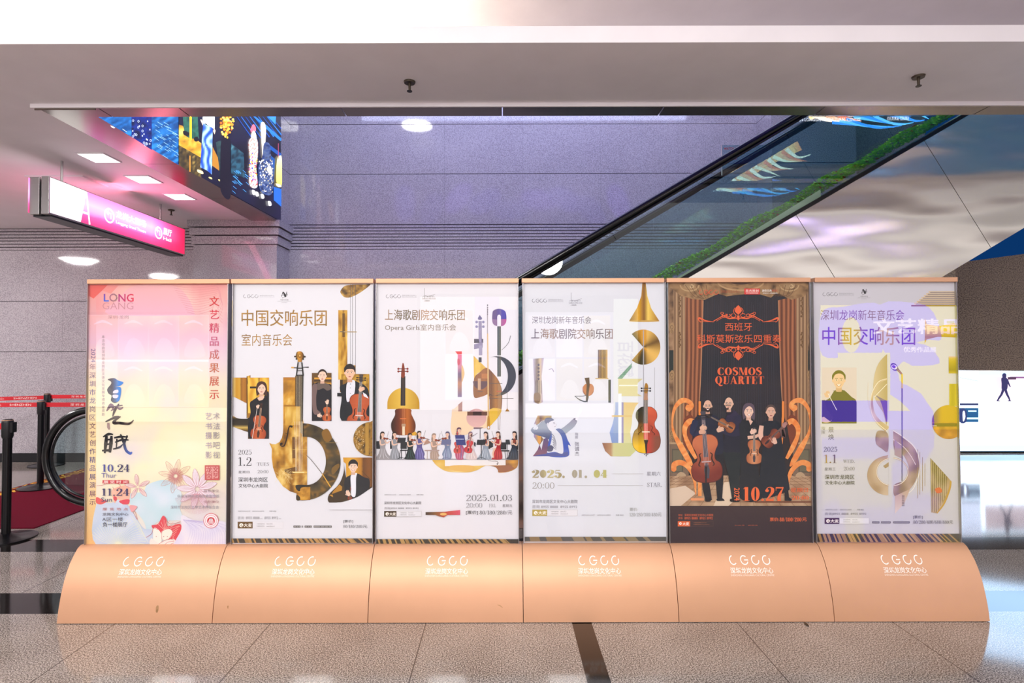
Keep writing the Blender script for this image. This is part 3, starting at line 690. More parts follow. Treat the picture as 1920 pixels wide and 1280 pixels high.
    for i, ch in enumerate('文艺龙岗'): c.t(ch, 1206-62*(i//2), 512+58*(i%2), 1260-62*(i//2), 566+58*(i%2), 'c04a4e', .02)
    c.t('指导单位', 1120, 722, 1262, 748, '9a8088'); c.t('中共深圳市龙岗区委宣传部', 880, 768, 1266, 798, '9a98a4'); c.t('主办单位', 1120, 822, 1262, 848, 'b08088'); c.t('深圳市龙岗区文学艺术界联合会', 816, 870, 1262, 900, '9a98a4')
    c.el(1190, 1010, 70, 70, 'd85a60'); c.el(1190, 1010, 65, 65, 'f2e8ea'); c.ring(1190, 1010, 52, 52, 3, 'd85a60'); c.el(1190, 1012, 36, 36, 'd04048')
    for k in (0, 12, 24): c.ln([(1164+k,1040),(1176+k*.5,1000-k*.4),(1190,990+k*.3),(1204-k*.5,1000-k*.4),(1216-k,1040)], 5, 'f2e8ea', True)

def sheet2(c):                                      # gold violin, four portraits
    c.fr(430, 525, 9.48)
    c.rect(-60, 60, 2640, 4700, 'e4e3e8')
    centre_logo(c, 245, 255, 270, 62, '7a787c', 7); c.t('深圳龙岗文化中心', 540, 266, 800, 288, '8f8d92'); c.t('SHENZHEN LONGGANG CULTURAL CENTRE', 540, 296, 800, 306, 'aaa8ac')
    orchestra_mark(c, 978, 205, 170)
    gt = lambda x, y: mixc('8f6c34', 'b98a3c', .5+.5*math.sin(x*.012+y*.02))
    c.t('中国交响乐团', 218, 525, 1732, 815, gt, .012); c.t('室内音乐会', 218, 955, 1118, 1168, gt)
    c.fr(425, 510, 2.4615)
    g1 = gold(1, '6e4a12', 'b5842a', 'e8c860', .05, .02)
    c.sp([(526,85),(545,64),(580,58),(640,57),(664,57),(620,92),(575,115),(545,116),(528,100)], gold(3,'3c2a10','9a702a','e0bb62',.05,.04), 8)
    c.rect(515, 175, 557, 496, gold(2,'8a5c14','c8942c','f0cf70',.08,.015), 7); c.rect(534, 190, 546, 300, '6a4a1a'); c.rect(515, 430, 595, 496, gold(4), 8)
    for x in (571, 580, 594): c.rect(x, 57, x+1.6, 440, '4c4a50')
    c.ln([(523,275),(600,276)], 4, '6a6058'); c.ln([(540,275),(600,276)], 2, 'd8b878')
    # notes, prices and foot
    c.fr(430, 800, 5.818)
    c.sf('2025', 96, 250, 248, 302, '4a464a', .8); c.sf('1.2', 94, 332, 248, 424, '3c3a3e', .85); c.sf('TUES', 300, 388, 436, 424, '5a5658', .7)
    c.t('星期四', 100, 478, 222, 508, '6e6c70', 0, 1.2); c.sf('20:00', 308, 470, 428, 506, '4a484c', .7)
    c.t('深圳市龙岗区', 98, 548, 420, 600, '2c2a2e', .01); c.t('文化中心大剧院', 102, 620, 422, 662, '2c2a2e', .01)
    for x0, x1, s in ((98,228,'龙岗文化中心公众号'),(250,380,'龙岗文化中心视频号'),(438,514,'购票 微信')): c.t(s, x0, 912, x1, 926, '8a888c')
    c.t('咨询', 92, 976, 160, 1008, '7c7a7e', -.008); c.t('8955 8888', 182, 978, 330, 1006, '77757a', -.008); c.t('8955 8992', 384, 978, 532, 1006, '77757a', -.008); c.t('(票务)', 336, 996, 366, 1006, '9a989c'); c.t('(票务)', 538, 996, 568, 1006, '9a989c')
    ticket_box(c, 92, 1034, 588, 1106, '6a4c22')
    c.rect(700, 1076, 778, 1098, '3c3a36')
    for x0, x1 in ((700,778),(822,900),(920,1118)): c.rect(x0, 1076, x1, 1098, '55524e'); c.rect(x0+4, 1082, x1-4, 1092, 'a09c98')
    for x in (730, 750, 790, 800, 850, 870, 990, 1040, 1080): c.rect(x, 1076, x+5, 1098, '2c2a28')
    c.t('[票价]', 1244, 1014, 1350, 1048, '4a484c', .005); c.sf('80/180/280', 1242, 1068, 1450, 1100, '3c3a3e', .9); c.t('元', 1454, 1068, 1506, 1102, '3c3a3e')
    # big gold shapes
    c.fr(430, 640, 6.738)
    c.poly([(50,455),(220,455),(220,780),(45,690)], hgrad([(50,'f0d890'),(90,'c9901e'),(140,'d8a83a'),(142,'8a5a1a'),(180,'b87a2a'),(220,'9a6418')]), 22)
    c.poly([(220,440),(268,425),(268,760),(235,965),(220,970)], hgrad([(220,'4a2c0c'),(232,'6a4414'),(236,'e8b848'),(258,'d8a030'),(268,'7a5010')]), 16)
    c.poly(smooth([(42,945),(110,970),(220,975),(260,960),(320,1000),(310,1140),(250,1145),(140,1110),(42,1062)],5), vgrad([(940,'c8a050'),(980,'2e281e'),(1050,'3a3222'),(1085,'d8b860'),(1120,'6a5020'),(1150,'3a2c14')]), (200, 10))
    c.rect(238, 455, 503, 1228, lambda x,y: mixc('d89c28','f0c850',.5+.5*math.sin(x*.06+math.sin(y*.02))) if y < 900 else mixc('a8701c','4a3010',(y-900)/300), 14)
    c.rect(262, 568, 345, 592, '2c2014'); c.rect(372, 458, 382, 530, '5a3a10')
    c.rect(236, 965, 300, 1150, '2a261e')
    skin = 'f0cdb6'
    # woman in a black suit with a violin
    c.clip(238, 430, 503, 1228)
    c.sp([(262,780),(300,740),(360,705),(440,690),(503,660),(503,1228),(270,1228),(240,1100),(250,980),(270,900)], '1e1d22')
    face(c, 408, 592, 62, skin, '4a2c22', 'long'); c.sp([(350,740),(368,705),(440,690),(430,730),(385,745)], 'eac4ac')
    c.poly([(345,700),(372,740),(390,760),(360,800),(335,740)], '1a191e'); c.poly([(460,680),(420,740),(440,800),(503,720)], '18171c')
    fiddle(c, 376, 1085, 6, 150, lambda x,y: mixc('d06a3a','9a3c1e',abs(x)*1.3), '6a2a18', '4a2c22', 'e8c8a8', .95)
    c.ln([(352,850),(292,1228)], [5,7], 'e6dcd4'); hand(c, 362, 826, 26, 20, skin)
    c.clip()
    # scroll, neck, body of the large violin
    c.poly([(683,452),(860,452),(900,800),(940,1030),(940,1200),(683,1160)], gold(6, 'a06e1c', 'd0962c', 'f4d47c', .012, .006), 26)
    c.rect(683, 452, 836, 492, 'b87c28'); c.rect(690, 800, 905, 820, 'a87420'); c.rect(706, 822, 900, 1150, gold(8, 'b8862c', 'd8aa44', 'f2d884', .02, .005), 24); c.rect(700, 1130, 905, 1136, 'f0dc90'); c.rect(686, 1150, 905, 1165, '9a6a1e')
    c.poly([(834,432),(938,432),(928,1200),(898,1200),(898,820),(830,815)], hgrad([(830,'8a6428'),(850,'3c3228'),(900,'4a3e30'),(938,'2a241e')]), 20)
    for x in (850, 868, 886, 902, 918): c.ln([(x,432),(x-2,1220)], 3, 'd8c8a4')
    c.sp([(850,140),(880,124),(915,128),(940,160),(945,200),(920,235),(918,256),(866,256),(866,235),(842,195)], hgrad([(842,'5a3c10'),(880,'d89c30'),(905,'b87820'),(945,'3c2a10')]), 12)
    c.el(893,182,20,26,'8a5a18'); c.el(893,178,10,14,'e8bc58')
    for x, y in ((832,190),(955,192)): c.el(x,y,12,10,'3a2e20')
    c.rect(842,205,856,232,'2a221a'); c.rect(928,205,942,232,'2a221a')
    c.poly([(862,262),(880,262),(858,430),(842,430)], '26231f'); c.poly([(910,262),(926,262),(944,430),(926,430)], '26231f'); c.rect(850,330,936,344,'26231f'); c.rect(852,362,932,372,'26231f'); c.rect(842,418,944,434,'26231f')
    for x in (872,884,896,908): c.ln([(x,262),(x,430)], 2, 'a8a4a0')
    c.ln([(785,328),(850,332)], [16,8], 'b8862c'); c.el(800,328,18,9,'d8a448'); c.ln([(822,330),(862,332)], 10, '2c2824'); c.ln([(930,325),(1005,324)], [8,14], '2c2824')
    c.fr(430, 800, 5.818)
    body = [(591,-20),(588,60),(575,120),(548,165),(505,188),(470,188),(438,174),(452,205),(466,240),(464,330),(478,440),(516,550),(585,645),(665,702),(735,724),(735,632),(850,632),(850,108),(770,60),(770,-20)]
    c.poly(body, gold(11, '6e4610', 'c48c28', 'f6dc88', .011, .006), 24)
    c.rect(690, 105, 850, 632, gold(15, '8a5c18', 'b8822c', 'ecc868', .02, .01), 22); c.rect(688, 112, 722, 342, '7a5226'); c.rect(690, 244, 850, 248, 'e0b860')
    for x in (690, 705, 720): c.rect(x, 112, x+3, 342, '5a3a1a')
    c.sp([(600,470),(660,450),(735,440),(735,500),(650,510)], '6e4812'); c.ln([(478,440),(735,436)], 3, '8a6220')
    R = random.Random(3)
    for k in range(30): c.ln([(500+R.random()*200,455+R.random()*60),(500+R.random()*200,520+R.random()*100)], 1.6, 'f0d890')
    c.poly(ell(800,380,415,420,0,60,-90,99)+[(735,796),(735,632),(800,632)]+ell(845,370,210,262,0,40,-90,90)[::-1]+[(800,105),(800,-40)], blotch(['2c2419','3e3422','4a3f28','5a4826','8a6428','3a3020'], .008, 4), 26)
    c.sp([(1010,60),(1070,20),(1120,110),(1090,160),(1040,150)], '8a6226'); c.sp([(1120,450),(1190,400),(1200,440),(1130,520)], '7a5a24'); c.ln([(1050,172),(1180,172)], 3, 'b89448')
    c.poly([(735,640),(885,640),(885,796),(735,796)], gold(18, '8a5a14', 'c68c2a', 'e0ac48', .02, .02), 22); c.sp([(735,632),(880,636),(880,652),(790,660),(770,700),(735,680)], '2c2416'); c.sp([(735,740),(770,760),(775,796),(735,796)], '3a2c14')
    for x, x2 in ((716,728),(734,740),(752,756),(768,768),(786,780),(802,794)): c.ln([(x,-60),(x2,490)], 3.5, 'efe0c0')
    c.rect(806, -40, 812, 104, '2c2418')
    c.rect(690, 486, 850, 504, 'e0b450'); c.rect(694, 490, 820, 498, 'f8eab0')
    c.ln([(835,300),(900,365),(1020,515)], [4,5,6], '4a4030', True); c.ln([(1014,508),(1108,656)], [8,12], 'e0a834')
    c.ln([(690,-2),(668,-12),(648,20),(632,110),(604,200),(572,208),(556,190)], [8,14,12,14,14,12,10], '2c1c0c', True); c.el(570,184,16,13,'2c1c0c'); c.el(680,-4,14,12,'2c1c0c'); c.ln([(612,66),(640,78)], 5, '2c1c0c')
    # right-hand portraits
    c.fr(430, 640, 6.738)
    c.rect(1045, 397, 1293, 1002, '6a4c22')
    for y in (455, 520): c.rect(1076, y, 1293, y+22, 'd89c34'); c.rect(1076, y+24, 1293, y+46, '4a3416')
    c.clip(1045, 330, 1293, 1002)
    c.sp([(1050,560),(1090,525),(1145,520),(1240,530),(1293,590),(1293,1002),(1045,1002),(1045,800)], '232126'); c.sp([(1045,590),(1080,535),(1120,560),(1100,700),(1110,850),(1160,900),(1080,920),(1050,820)], '7a625e')
    c.sp([(1120,525),(1240,530),(1293,590),(1240,620),(1190,590),(1120,610)], '6a5a52')
    face(c, 1178, 432, 58, skin, '3a2822', 'tied'); 
    fiddle(c, 1236, 915, 0, 88, lambda x,y: mixc('d8743c','a84a22',abs(x)*1.4), '7a3418', '4a3028', 'ecd0b0', 1.0)
    hand(c, 1240, 768, 30, 10, skin); hand(c, 1138, 935, 32, 100, skin); c.ln([(1155,940),(1185,1002)], 5, '3a2a24')
    c.clip(1360, 260, 1770, 1000)
    c.poly([(1420,410),(1770,410),(1770,1000),(1420,1000)], gold(21, '7a5210', 'b98a24', 'dcb450', .03, .03), 26); c.rect(1400, 480, 1500, 640, '8a6220'); c.rect(1404, 484, 1436, 600, '3a2a14')
    c.sp([(1398,575),(1470,530),(1510,500),(1600,500),(1640,520),(1720,560),(1768,660),(1768,1000),(1422,1000),(1422,700)], '1f2227'); c.rect(1366, 648, 1425, 692, '1b1c20')
    c.sp([(1482,560),(1520,500),(1590,500),(1575,680),(1490,760)], 'e6e6ee'); c.poly([(1512,512),(1545,530),(1540,545)], 'd0d0da')
    for y in (538, 585, 655): c.el(1533, y, 5, 5, '2c2c34', 0, 8)
    face(c, 1524, 392, 72, 'eec2a4', '2a211f', 'short')
    fiddle(c, 1645, 900, 3, 235, lambda x,y: mixc('cc6236','a04420',abs(x)), '6e2a14', '4c4440', 'd8d0c8', .98)
    hand(c, 1668, 605, 40, 60, 'eec2a4'); c.poly([(1690,640),(1735,670),(1760,720),(1700,690)], 'ececf2')
    c.clip()
    c.fr(430, 800, 5.818)
    c.poly([(1566,-70)]+[(1566,322)]+ell(1545,132,190,186,0,30,92,268), blotch(['3a2a14','6e5220','a87c30','8a6426','c89a44'], .02, 9), 16)
    R = random.Random(8)
    for k in range(70): c.el(1380+R.random()*90, 20+R.random()*240, 3, 4, 'ecd49c', 0, 6)
    c.rect(1486, -40, 1524, 305, 'b48a3a')
    c.sp([(1250,380),(1253,420),(1248,500),(1200,620),(1090,735),(1090,820),(1190,820),(1260,810),(1400,760),(1510,690),(1566,650),(1566,560),(1350,600),(1280,560)], '40301c', 0, 4)
    c.poly([(1205,625),(1235,650),(1230,690),(1120,730),(1135,700)], 'b8822c'); c.poly([(1092,738),(1130,735),(1135,765)], 'c08a30')
    c.poly([(1244,332),(1566,332),(1566,655),(1280,600),(1276,400),(1250,380)], hgrad([(1244,'d09424'),(1330,'e0a838'),(1440,'b87c24'),(1460,'6a401a'),(1530,'8a5420'),(1566,'6a4418')]), 24)
    c.ln([(1450,480),(1548,578)], [5,9], '5a3a1a')
    c.sp([(1262,572),(1330,520),(1400,505),(1470,545),(1530,570),(1525,670),(1440,735),(1350,780),(1290,770),(1262,700)], '202127')
    c.sp([(1326,545),(1345,515),(1395,502),(1385,560),(1380,745),(1335,745),(1330,650)], 'ebebf2')
    face(c, 1354, 432, 52, 'f0cdb4', '1f1a1a', 'short', 0, 'b8605c', None, False, True)
    fiddle(c, 1316, 800, 4, 46, '8a3a24', None, '3a241e', 'c8a888', 2.0); hand(c, 1302, 726, 34, -30, 'f0cdb4')
    c.poly(smooth([(1090,822),(1190,821),(1260,811),(1400,762),(1510,692),(1568,652)],6,False)+[(1568,900),(1090,900)], 'e4e3e8')
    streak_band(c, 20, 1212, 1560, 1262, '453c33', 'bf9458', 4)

def sheet3(c):                                      # women's ensemble
    c.fr(695, 510, 2.4615)
    c.rect(0, 40, 714, 1262, 'e6e4e9')
    centre_logo(c, 70, 103, 70, 17, '807c80', 2); centre_name(c, 144, 104, 212, 118, '9a969a')
    opera_mark(c, 238, 74, 56)
    tg = lambda x, y: mixc('6c5c3e', 'b08a6a', .5+.5*math.sin(x*.03))
    c.t('上海歌剧院交响乐团', 66, 172, 434, 222, tg, .01); c.t('Opera Girls室内音乐会', 66, 240, 394, 274, '7a6c58', 0)
    # small gong-violin on the left
    c.poly(ell(151,608,74,74,0,40,180,360)+[(225,632),(77,632)], hgrad([(77,'c89a28'),(150,'e6c050'),(225,'c0922c')]), 12)
    c.sp([(118,632),(183,632),(188,655),(207,700),(200,740),(165,752),(130,752),(102,740),(94,700),(112,660)], hgrad([(94,'2e1a12'),(130,'6e3018'),(170,'c06a22'),(207,'5a2812')]), 8)
    c.sp([(180,752),(205,736),(215,752)], 'e0a830')
    c.poly([(140,480),(160,480),(160,616),(138,616)], hgrad([(138,'1c1a1a'),(150,'4a3c34'),(160,'2a2422')]), 6); c.sp([(144,436),(149,418),(156,436),(157,482),(141,482)], '8a3a20')
    for y in (446, 458): c.ln([(126,y),(172,y)], 4, '6a2a1c'); c.el(128,y,5,5,'8a2e22',0,10); c.el(170,y,5,5,'8a2e22',0,10)
    c.rect(136, 674, 164, 678, 'e07a3a')
    for x in (146,151,156): c.rect(x, 620, x+1, 708, 'd88a5a')
    c.rect(146, 706, 158, 752, 'ead8b8'); c.rect(143, 700, 161, 712, 'b89878')
    # collage on the right
    c.fr(840, 560, 4.921)
    c.poly([(38,1018),(60,1012),(132,945),(132,1140),(130,1250),(34,1250),(34,1060)], 'ecd3bd')
    c.poly([(95,975),(132,945),(132,1142),(36,1142),(36,1098),(95,1098)], 'a87e7a')
    c.sp([(36,1060),(60,1040),(240,1038),(380,1036),(380,1180),(236,1200),(180,1250),(36,1250)], 'f0d4b0', 0, 3)
    c.poly([(236,525),(355,640),(270,690),(240,745)], gold(31,'c8982c','e0b848','f0d070'), 24)
    c.sp([(356,636),(420,690),(470,760),(497,850),(495,1000),(470,1080),(390,1160),(380,1160),(380,900),(320,900),(240,905),(240,740),(290,680)], hgrad([(240,'8a5a34'),(340,'a06634'),(400,'6e421c'),(440,'a8702e'),(500,'7a4c1e')]), 20)
    c.poly(ell(300,760,70,75,0,24,0,180)+[(240,760)], '5a4048'); c.rect(275, 735, 302, 840, 'c8a484'); c.rect(310, 690, 365, 735, 'b8763c')
    c.sp([(385,1020),(490,1018),(470,1080),(420,1140),(384,1165)], 'e2b840', 0, 3)
    c.poly(ell(262,1100,92,86), lambda x,y: mixc('c89a9c','e4b8b0',(y-1010)/180), (), 24); c.rect(178, 1040, 362, 1076, '6e4a3e'); c.rect(230, 1040, 310, 1076, '3e2c2a')
    c.poly([(236,1186),(330,1186),(300,1200),(236,1200)], '7a6270')
    c.rect(240, 370, 325, 408, '4a4650'); c.poly([(240,420),(320,400),(320,450),(240,465)], '9088a4')
    c.poly([(283,205),(310,205),(312,370),(318,400),(290,405),(283,370)], hgrad([(283,'7a7494'),(296,'b0a8c4'),(312,'6a6480')]), 10)
    c.sp([(286,160),(294,150),(300,160),(314,178),(306,192),(282,192),(276,180)], '6a668a')
    for x in (264,326):
        for y in (214,257): c.el(x,y,12,12,'8c88ac'); c.ln([(264,y),(326,y)], 4, '8c88ac')
    c.rect(285, 430, 316, 520, 'a09ab4'); c.rect(283, 540, 310, 585, '2c3034')
    c.poly([(66,484),(128,484),(128,512),(90,514)], 'd83a48'); c.rect(90, 515, 127, 905, vgrad([(515,'d8507a'),(640,'c0788c'),(700,'4a3058'),(780,'b8763a'),(905,'6a5480')]), 30); c.sp([(127,610),(152,680),(140,740),(127,760)], 'd8b060'); c.sp([(88,555),(108,560),(112,600),(90,610)], 'c02a3a')
    c.rect(408, 95, 537, 96, 'e6e4e9')
    c.sp([(409,145),(420,108),(470,92),(520,108),(537,145),(537,210),(515,245),(488,252),(456,252),(425,240),(409,210)], lambda x,y: mixc('5e4a7a','4238a0',(x-440)/60) if y < 190 else mixc('8a6a90','c04a90',(x-450)/90), 10)
    c.poly([(454,252),(454,165),(460,150),(471,146),(482,150),(488,165),(488,252)], 'e6e4ec')
    c.rect(455, 254, 488, 520, '23302f'); c.rect(455, 532, 488, 716, '23302f')
    for x in (464, 472, 480): c.rect(x, 254, x+2, 716, '7d8c8a')
    c.rect(361, 80, 368, 320, '9a8e90'); c.rect(361, 52, 369, 66, '3c3a3c')
    for y in (75,95,110,125,140): c.rect(360, y, 370, y+7, '5a5456')
    c.poly([(361,320),(371,320),(380,1100),(366,1100)], hgrad([(361,'c08a3a'),(370,'f0d49a'),(380,'9a641e')]), 5)
    c.sp([(366,1090),(382,1090),(388,1190),(374,1204),(360,1190)], 'b8862e'); c.el(374,1186,9,12,'e6e4e9')
    c.poly([(380,540)]+ell(455,712,172,182,0,40,-100,115)+[(382,885)]+ell(420,714,132,178,0,40,-95,100)[::-1], '2b3132', (), 0)
    c.ln([(577,340),(560,400),(530,440),(495,472)], [5,4,4,2], '3a3a3c', True)
    for y, x0, x1 in ((780,380,500),(918,380,604)): c.rect(x0, y-2, x1, y+2, '4a4440')
    for x in (461,471,481): c.rect(x, 780, x+3, 1090, 'c8a070')
    c.rect(446, 850, 498, 857, 'c8543a'); c.ln([(461,1090),(464,1200),(471,1208),(478,1200),(482,1090)], 3, '6a5a58')
    c.ln([(546,790),(547,1020)], 3, '6a6664'); c.poly([(546,1008),(568,1038),(527,1038)], 'a87a3c'); c.rect(272,852,320,858,'5a5456')
    c.rect(293, 1198, 299, 1290, '5a5458')
    # half violin lying under the stage
    c.fr(700, 780, 6.857)
    c.poly(smooth([(755,560),(800,620),(880,680),(960,712),(1080,720),(1230,720),(1340,690),(1400,655),(1460,635),(1560,650),(1600,690),(1610,722),(1690,722),(1780,700),(1850,650),(1862,560)],5,False), lambda x,y: mixc('d8a83c','f0d890',nz(x*.006,y*.01,2)+.45) if x < 1500 else mixc('e0a23a','8a5a30',nz(x*.012,y*.02,5)+.5), (), 34)
    c.poly([(920,562),(1700,562),(1700,630),(920,640)], 'e9e4e2'); c.sp([(990,636),(1280,636),(1260,700),(1040,700)], 'e0b050'); c.poly([(1570,636),(1765,630),(1820,670),(1700,718),(1612,720),(1600,680)], '9a6240')
    c.ln([(1475,566),(1520,576),(1580,578),(1605,600),(1590,616)], [3,5,6,7,6], '3a2a1c', True); c.el(1594,614,9,7,'3a2a1c')
    # the players
    c.rect(40, 545, 1866, 562, 'a09ca2')
    def chair(x, y, col='26282c'):
        c.rect(x, y, x+80, y+90, col); c.rect(x-5, y+100, x+120, y+116, col)
        for d in (0, 60, 110): c.ln([(x+d,y+110),(x+d-(20 if d < 50 else -16),550)], 7, col)
    def stand(x, y, w_, col='26282e', tilt=12):
        c.poly([(x+tilt,y),(x+w_,y),(x+w_-tilt,y+68),(x,y+66)], col); c.rect(x+w_/2-4, y+66, x+w_/2+5, 545, col); c.ln([(x+w_/2,525),(x+w_/2-55,550)], 6, col); c.ln([(x+w_/2,525),(x+w_/2+60,550)], 6, col)
    def player(x, y, dress, skin='e6bea6', hair='33241f', flip=1, gown=1.0, inst='violin', sheen=None, base=552):
        c.turn(x, y, 0, 1, flip)
        d2 = sheen or mixc(dress, 'ffffff', .22)
        c.sp([(-34,62),(0,48),(34,62),(44,120),(36,170),(70,250),(110*gown,base-y-30),(130*gown,base-y),(-70*gown,base-y),(-52,250),(-30,170),(-42,110)], dress, 0, 4)
        for q in (-20, 10, 40): c.ln([(q*.5,180),(q,260),(q*1.9*gown,base-y-8)], [3,9,5], d2, True, 4)
        c.poly([(-11,26),(13,26),(18,60),(-16,60)], skin)
        c.el(-2, -8, 28, 32, hair); c.sp([(-28,0),(-34,50),(-14,60),(-10,10)], hair); c.sp([(-16,-14),(16,-20),(24,4),(14,30),(-6,30),(-17,8)], skin)
        c.sp([(-26,-10),(-10,-38),(20,-34),(26,-10),(6,-20),(-14,-12)], hair)
        c.ln([(6,0),(12,0)], 3, '3a241e'); c.ln([(10,16),(17,15)], 3, 'b8605c')
        if inst == 'violin':
            c.ln([(-30,72),(-18,130),(40,118)], [20,19,14], skin, True, 4); c.ln([(30,72),(56,108),(92,84)], [20,18,12], skin, True, 4)
            fc = (x+46*flip, y+52)
            c.turn(*fc, 0, 1, flip)
            c.sp([(-36,-10),(-14,-16),(0,-8),(18,-12),(30,2),(16,14),(-4,8),(-26,12)], '8a3a22'); c.ln([(24,2),(86,22)], [7,5], '5a2a1c'); c.ln([(-6,42),(36,-96)], 3, '6a5a54')
        elif inst == 'down':
            c.ln([(-30,72),(-30,140),(20,120)], [20,18,13], skin, True, 4); c.ln([(30,72),(30,130),(0,110)], [20,17,12], skin, True, 4); c.sp([(-10,60),(10,60),(16,110),(-16,110)], '8a3a26')
        c.turn(0, 0, None)
    for x in (40, 215, 1480): c.rect(x, 320, x+60, 420, '26282c')
    player(118, 236, '9a9496', flip=1, gown=1.05, sheen='c6c2c6'); player(272, 236, '8e9096', flip=1, gown=.7, sheen='b9bcc6')
    stand(304, 276, 116); chair(350, 330)
    player(472, 254, '1f2a2a', flip=1, gown=.9, sheen='3c5450'); player(590, 226, '5e5790', flip=1, gown=.55, sheen='938ccc')
    c.poly([(690,290),(740,340),(640,372)], 'b08a78'); player(780, 258, 'a78f80', flip=1, gown=.4, hair='a08878', sheen='c2ab9e'); c.rect(660, 432, 850, 446, 'b09890')
    for x in (690, 730, 830): c.rect(x, 446, x+7, 550, 'b09890')
    player(955, 234, '7a88a4', hair='5a5672', flip=-1, gown=.5, sheen='b7c4dc'); stand(870, 300, 130, '6a6e92')
    player(1102, 182, 'b04a6e', hair='5a3a52', flip=1, gown=.45, inst='none', sheen='d88aa4'); fiddle(c, 1080, 400, 0, 76, 'd0504a', None, '7a3a3c', 'f0c8b8', 1.5)
    c.poly([(1050,242),(1170,240),(1190,370),(1070,372)], '39407e'); c.rect(1062, 290, 1166, 297, 'd8dcf0'); c.rect(1126, 370, 1134, 540, '5a5a92')
    player(1250, 236, 'd8c4c0', hair='8a7082', flip=1, gown=.75, inst='none', sheen='f0e4d8'); 
    for k in range(9): c.ln([(1150+k*18,420),(1130+k*24,545)], 2, 'a89cc0')
    fiddle(c, 1230, 390, 12, 80, lambda x,y: mixc('d84a4a','b03038',abs(x)), '8a2430', '5a2c34', 'f0d0c8', 1.0); c.ln([(1160,330),(1340,215)], 4, '6a5a68'); c.poly([(1295,330),(1318,340),(1312,395),(1292,370)], '33323c')
    player(1446, 236, '8f9aa8', hair='3a2c30', flip=-1, gown=.85, inst='down', sheen='c8d0da'); stand(1326, 300, 124, '1f2328')
    chair(1630, 335); player(1604, 232, 'a81c28', hair='4a2c24', flip=-1, gown=.6, sheen='d03a40'); c.ln([(1570,400),(1540,470),(1545,535)], [24,20,12], 'e6b89c', True); c.poly([(1500,410),(1590,372),(1580,402),(1510,424)], 'e8dcdc')
    c.poly([(1700,300),(1750,300),(1762,362),(1700,362)], '23282e'); c.rect(1720,362,1726,545,'23282e')
    chair(1790, 340); player(1814, 230, '1d2838', hair='33262a', flip=-1, gown=.75, inst='down', sheen='34485e')
    # foot
    c.fr(695, 510, 2.4615)
    for x0, x1, s in ((64,118,'龙岗文化中心公众号'),(132,186,'龙岗文化中心视频号'),(212,244,'购票 微信')): c.t(s, x0, 1023, x1, 1029, '8a888c')
    c.t('深圳市龙岗区文化中心大剧院', 63, 1057, 234, 1070, '4a484c'); c.t('咨询|8955 8888  8955 8992', 63, 1083, 222, 1094, '8a888c')
    ticket_box(c, 63, 1101, 235, 1127, '4a3826')
    c.sf('2025.01.03', 440, 1026, 656, 1054, '5a5658', .62); c.sf('20:00', 440, 1064, 516, 1085, '6a6668', .55); c.sf('FRI.', 546, 1068, 580, 1083, '8a8688', .5); c.t('星期五', 608, 1069, 654, 1083, '8a8688')
    c.t('[票价]', 440, 1099, 495, 1118, '3c3a3e', .005); c.sf('80/180/280/', 502, 1099, 632, 1117, '3a383c', .9); c.t('元', 633, 1099, 653, 1117, '3a383c')
    c.poly([(254,1106),(340,1104),(413,1096),(413,1119),(354,1119),(338,1130),(318,1126),(300,1119),(254,1119)], hgrad([(254,'3a2a20'),(300,'8a5a2c'),(350,'c04a34'),(413,'d8506a')]), 8); c.el(336,1115,16,6,'e8b868')
    streak_band(c, 28, 1230, 682, 1252, '3e382e', 'b8955c', 7)

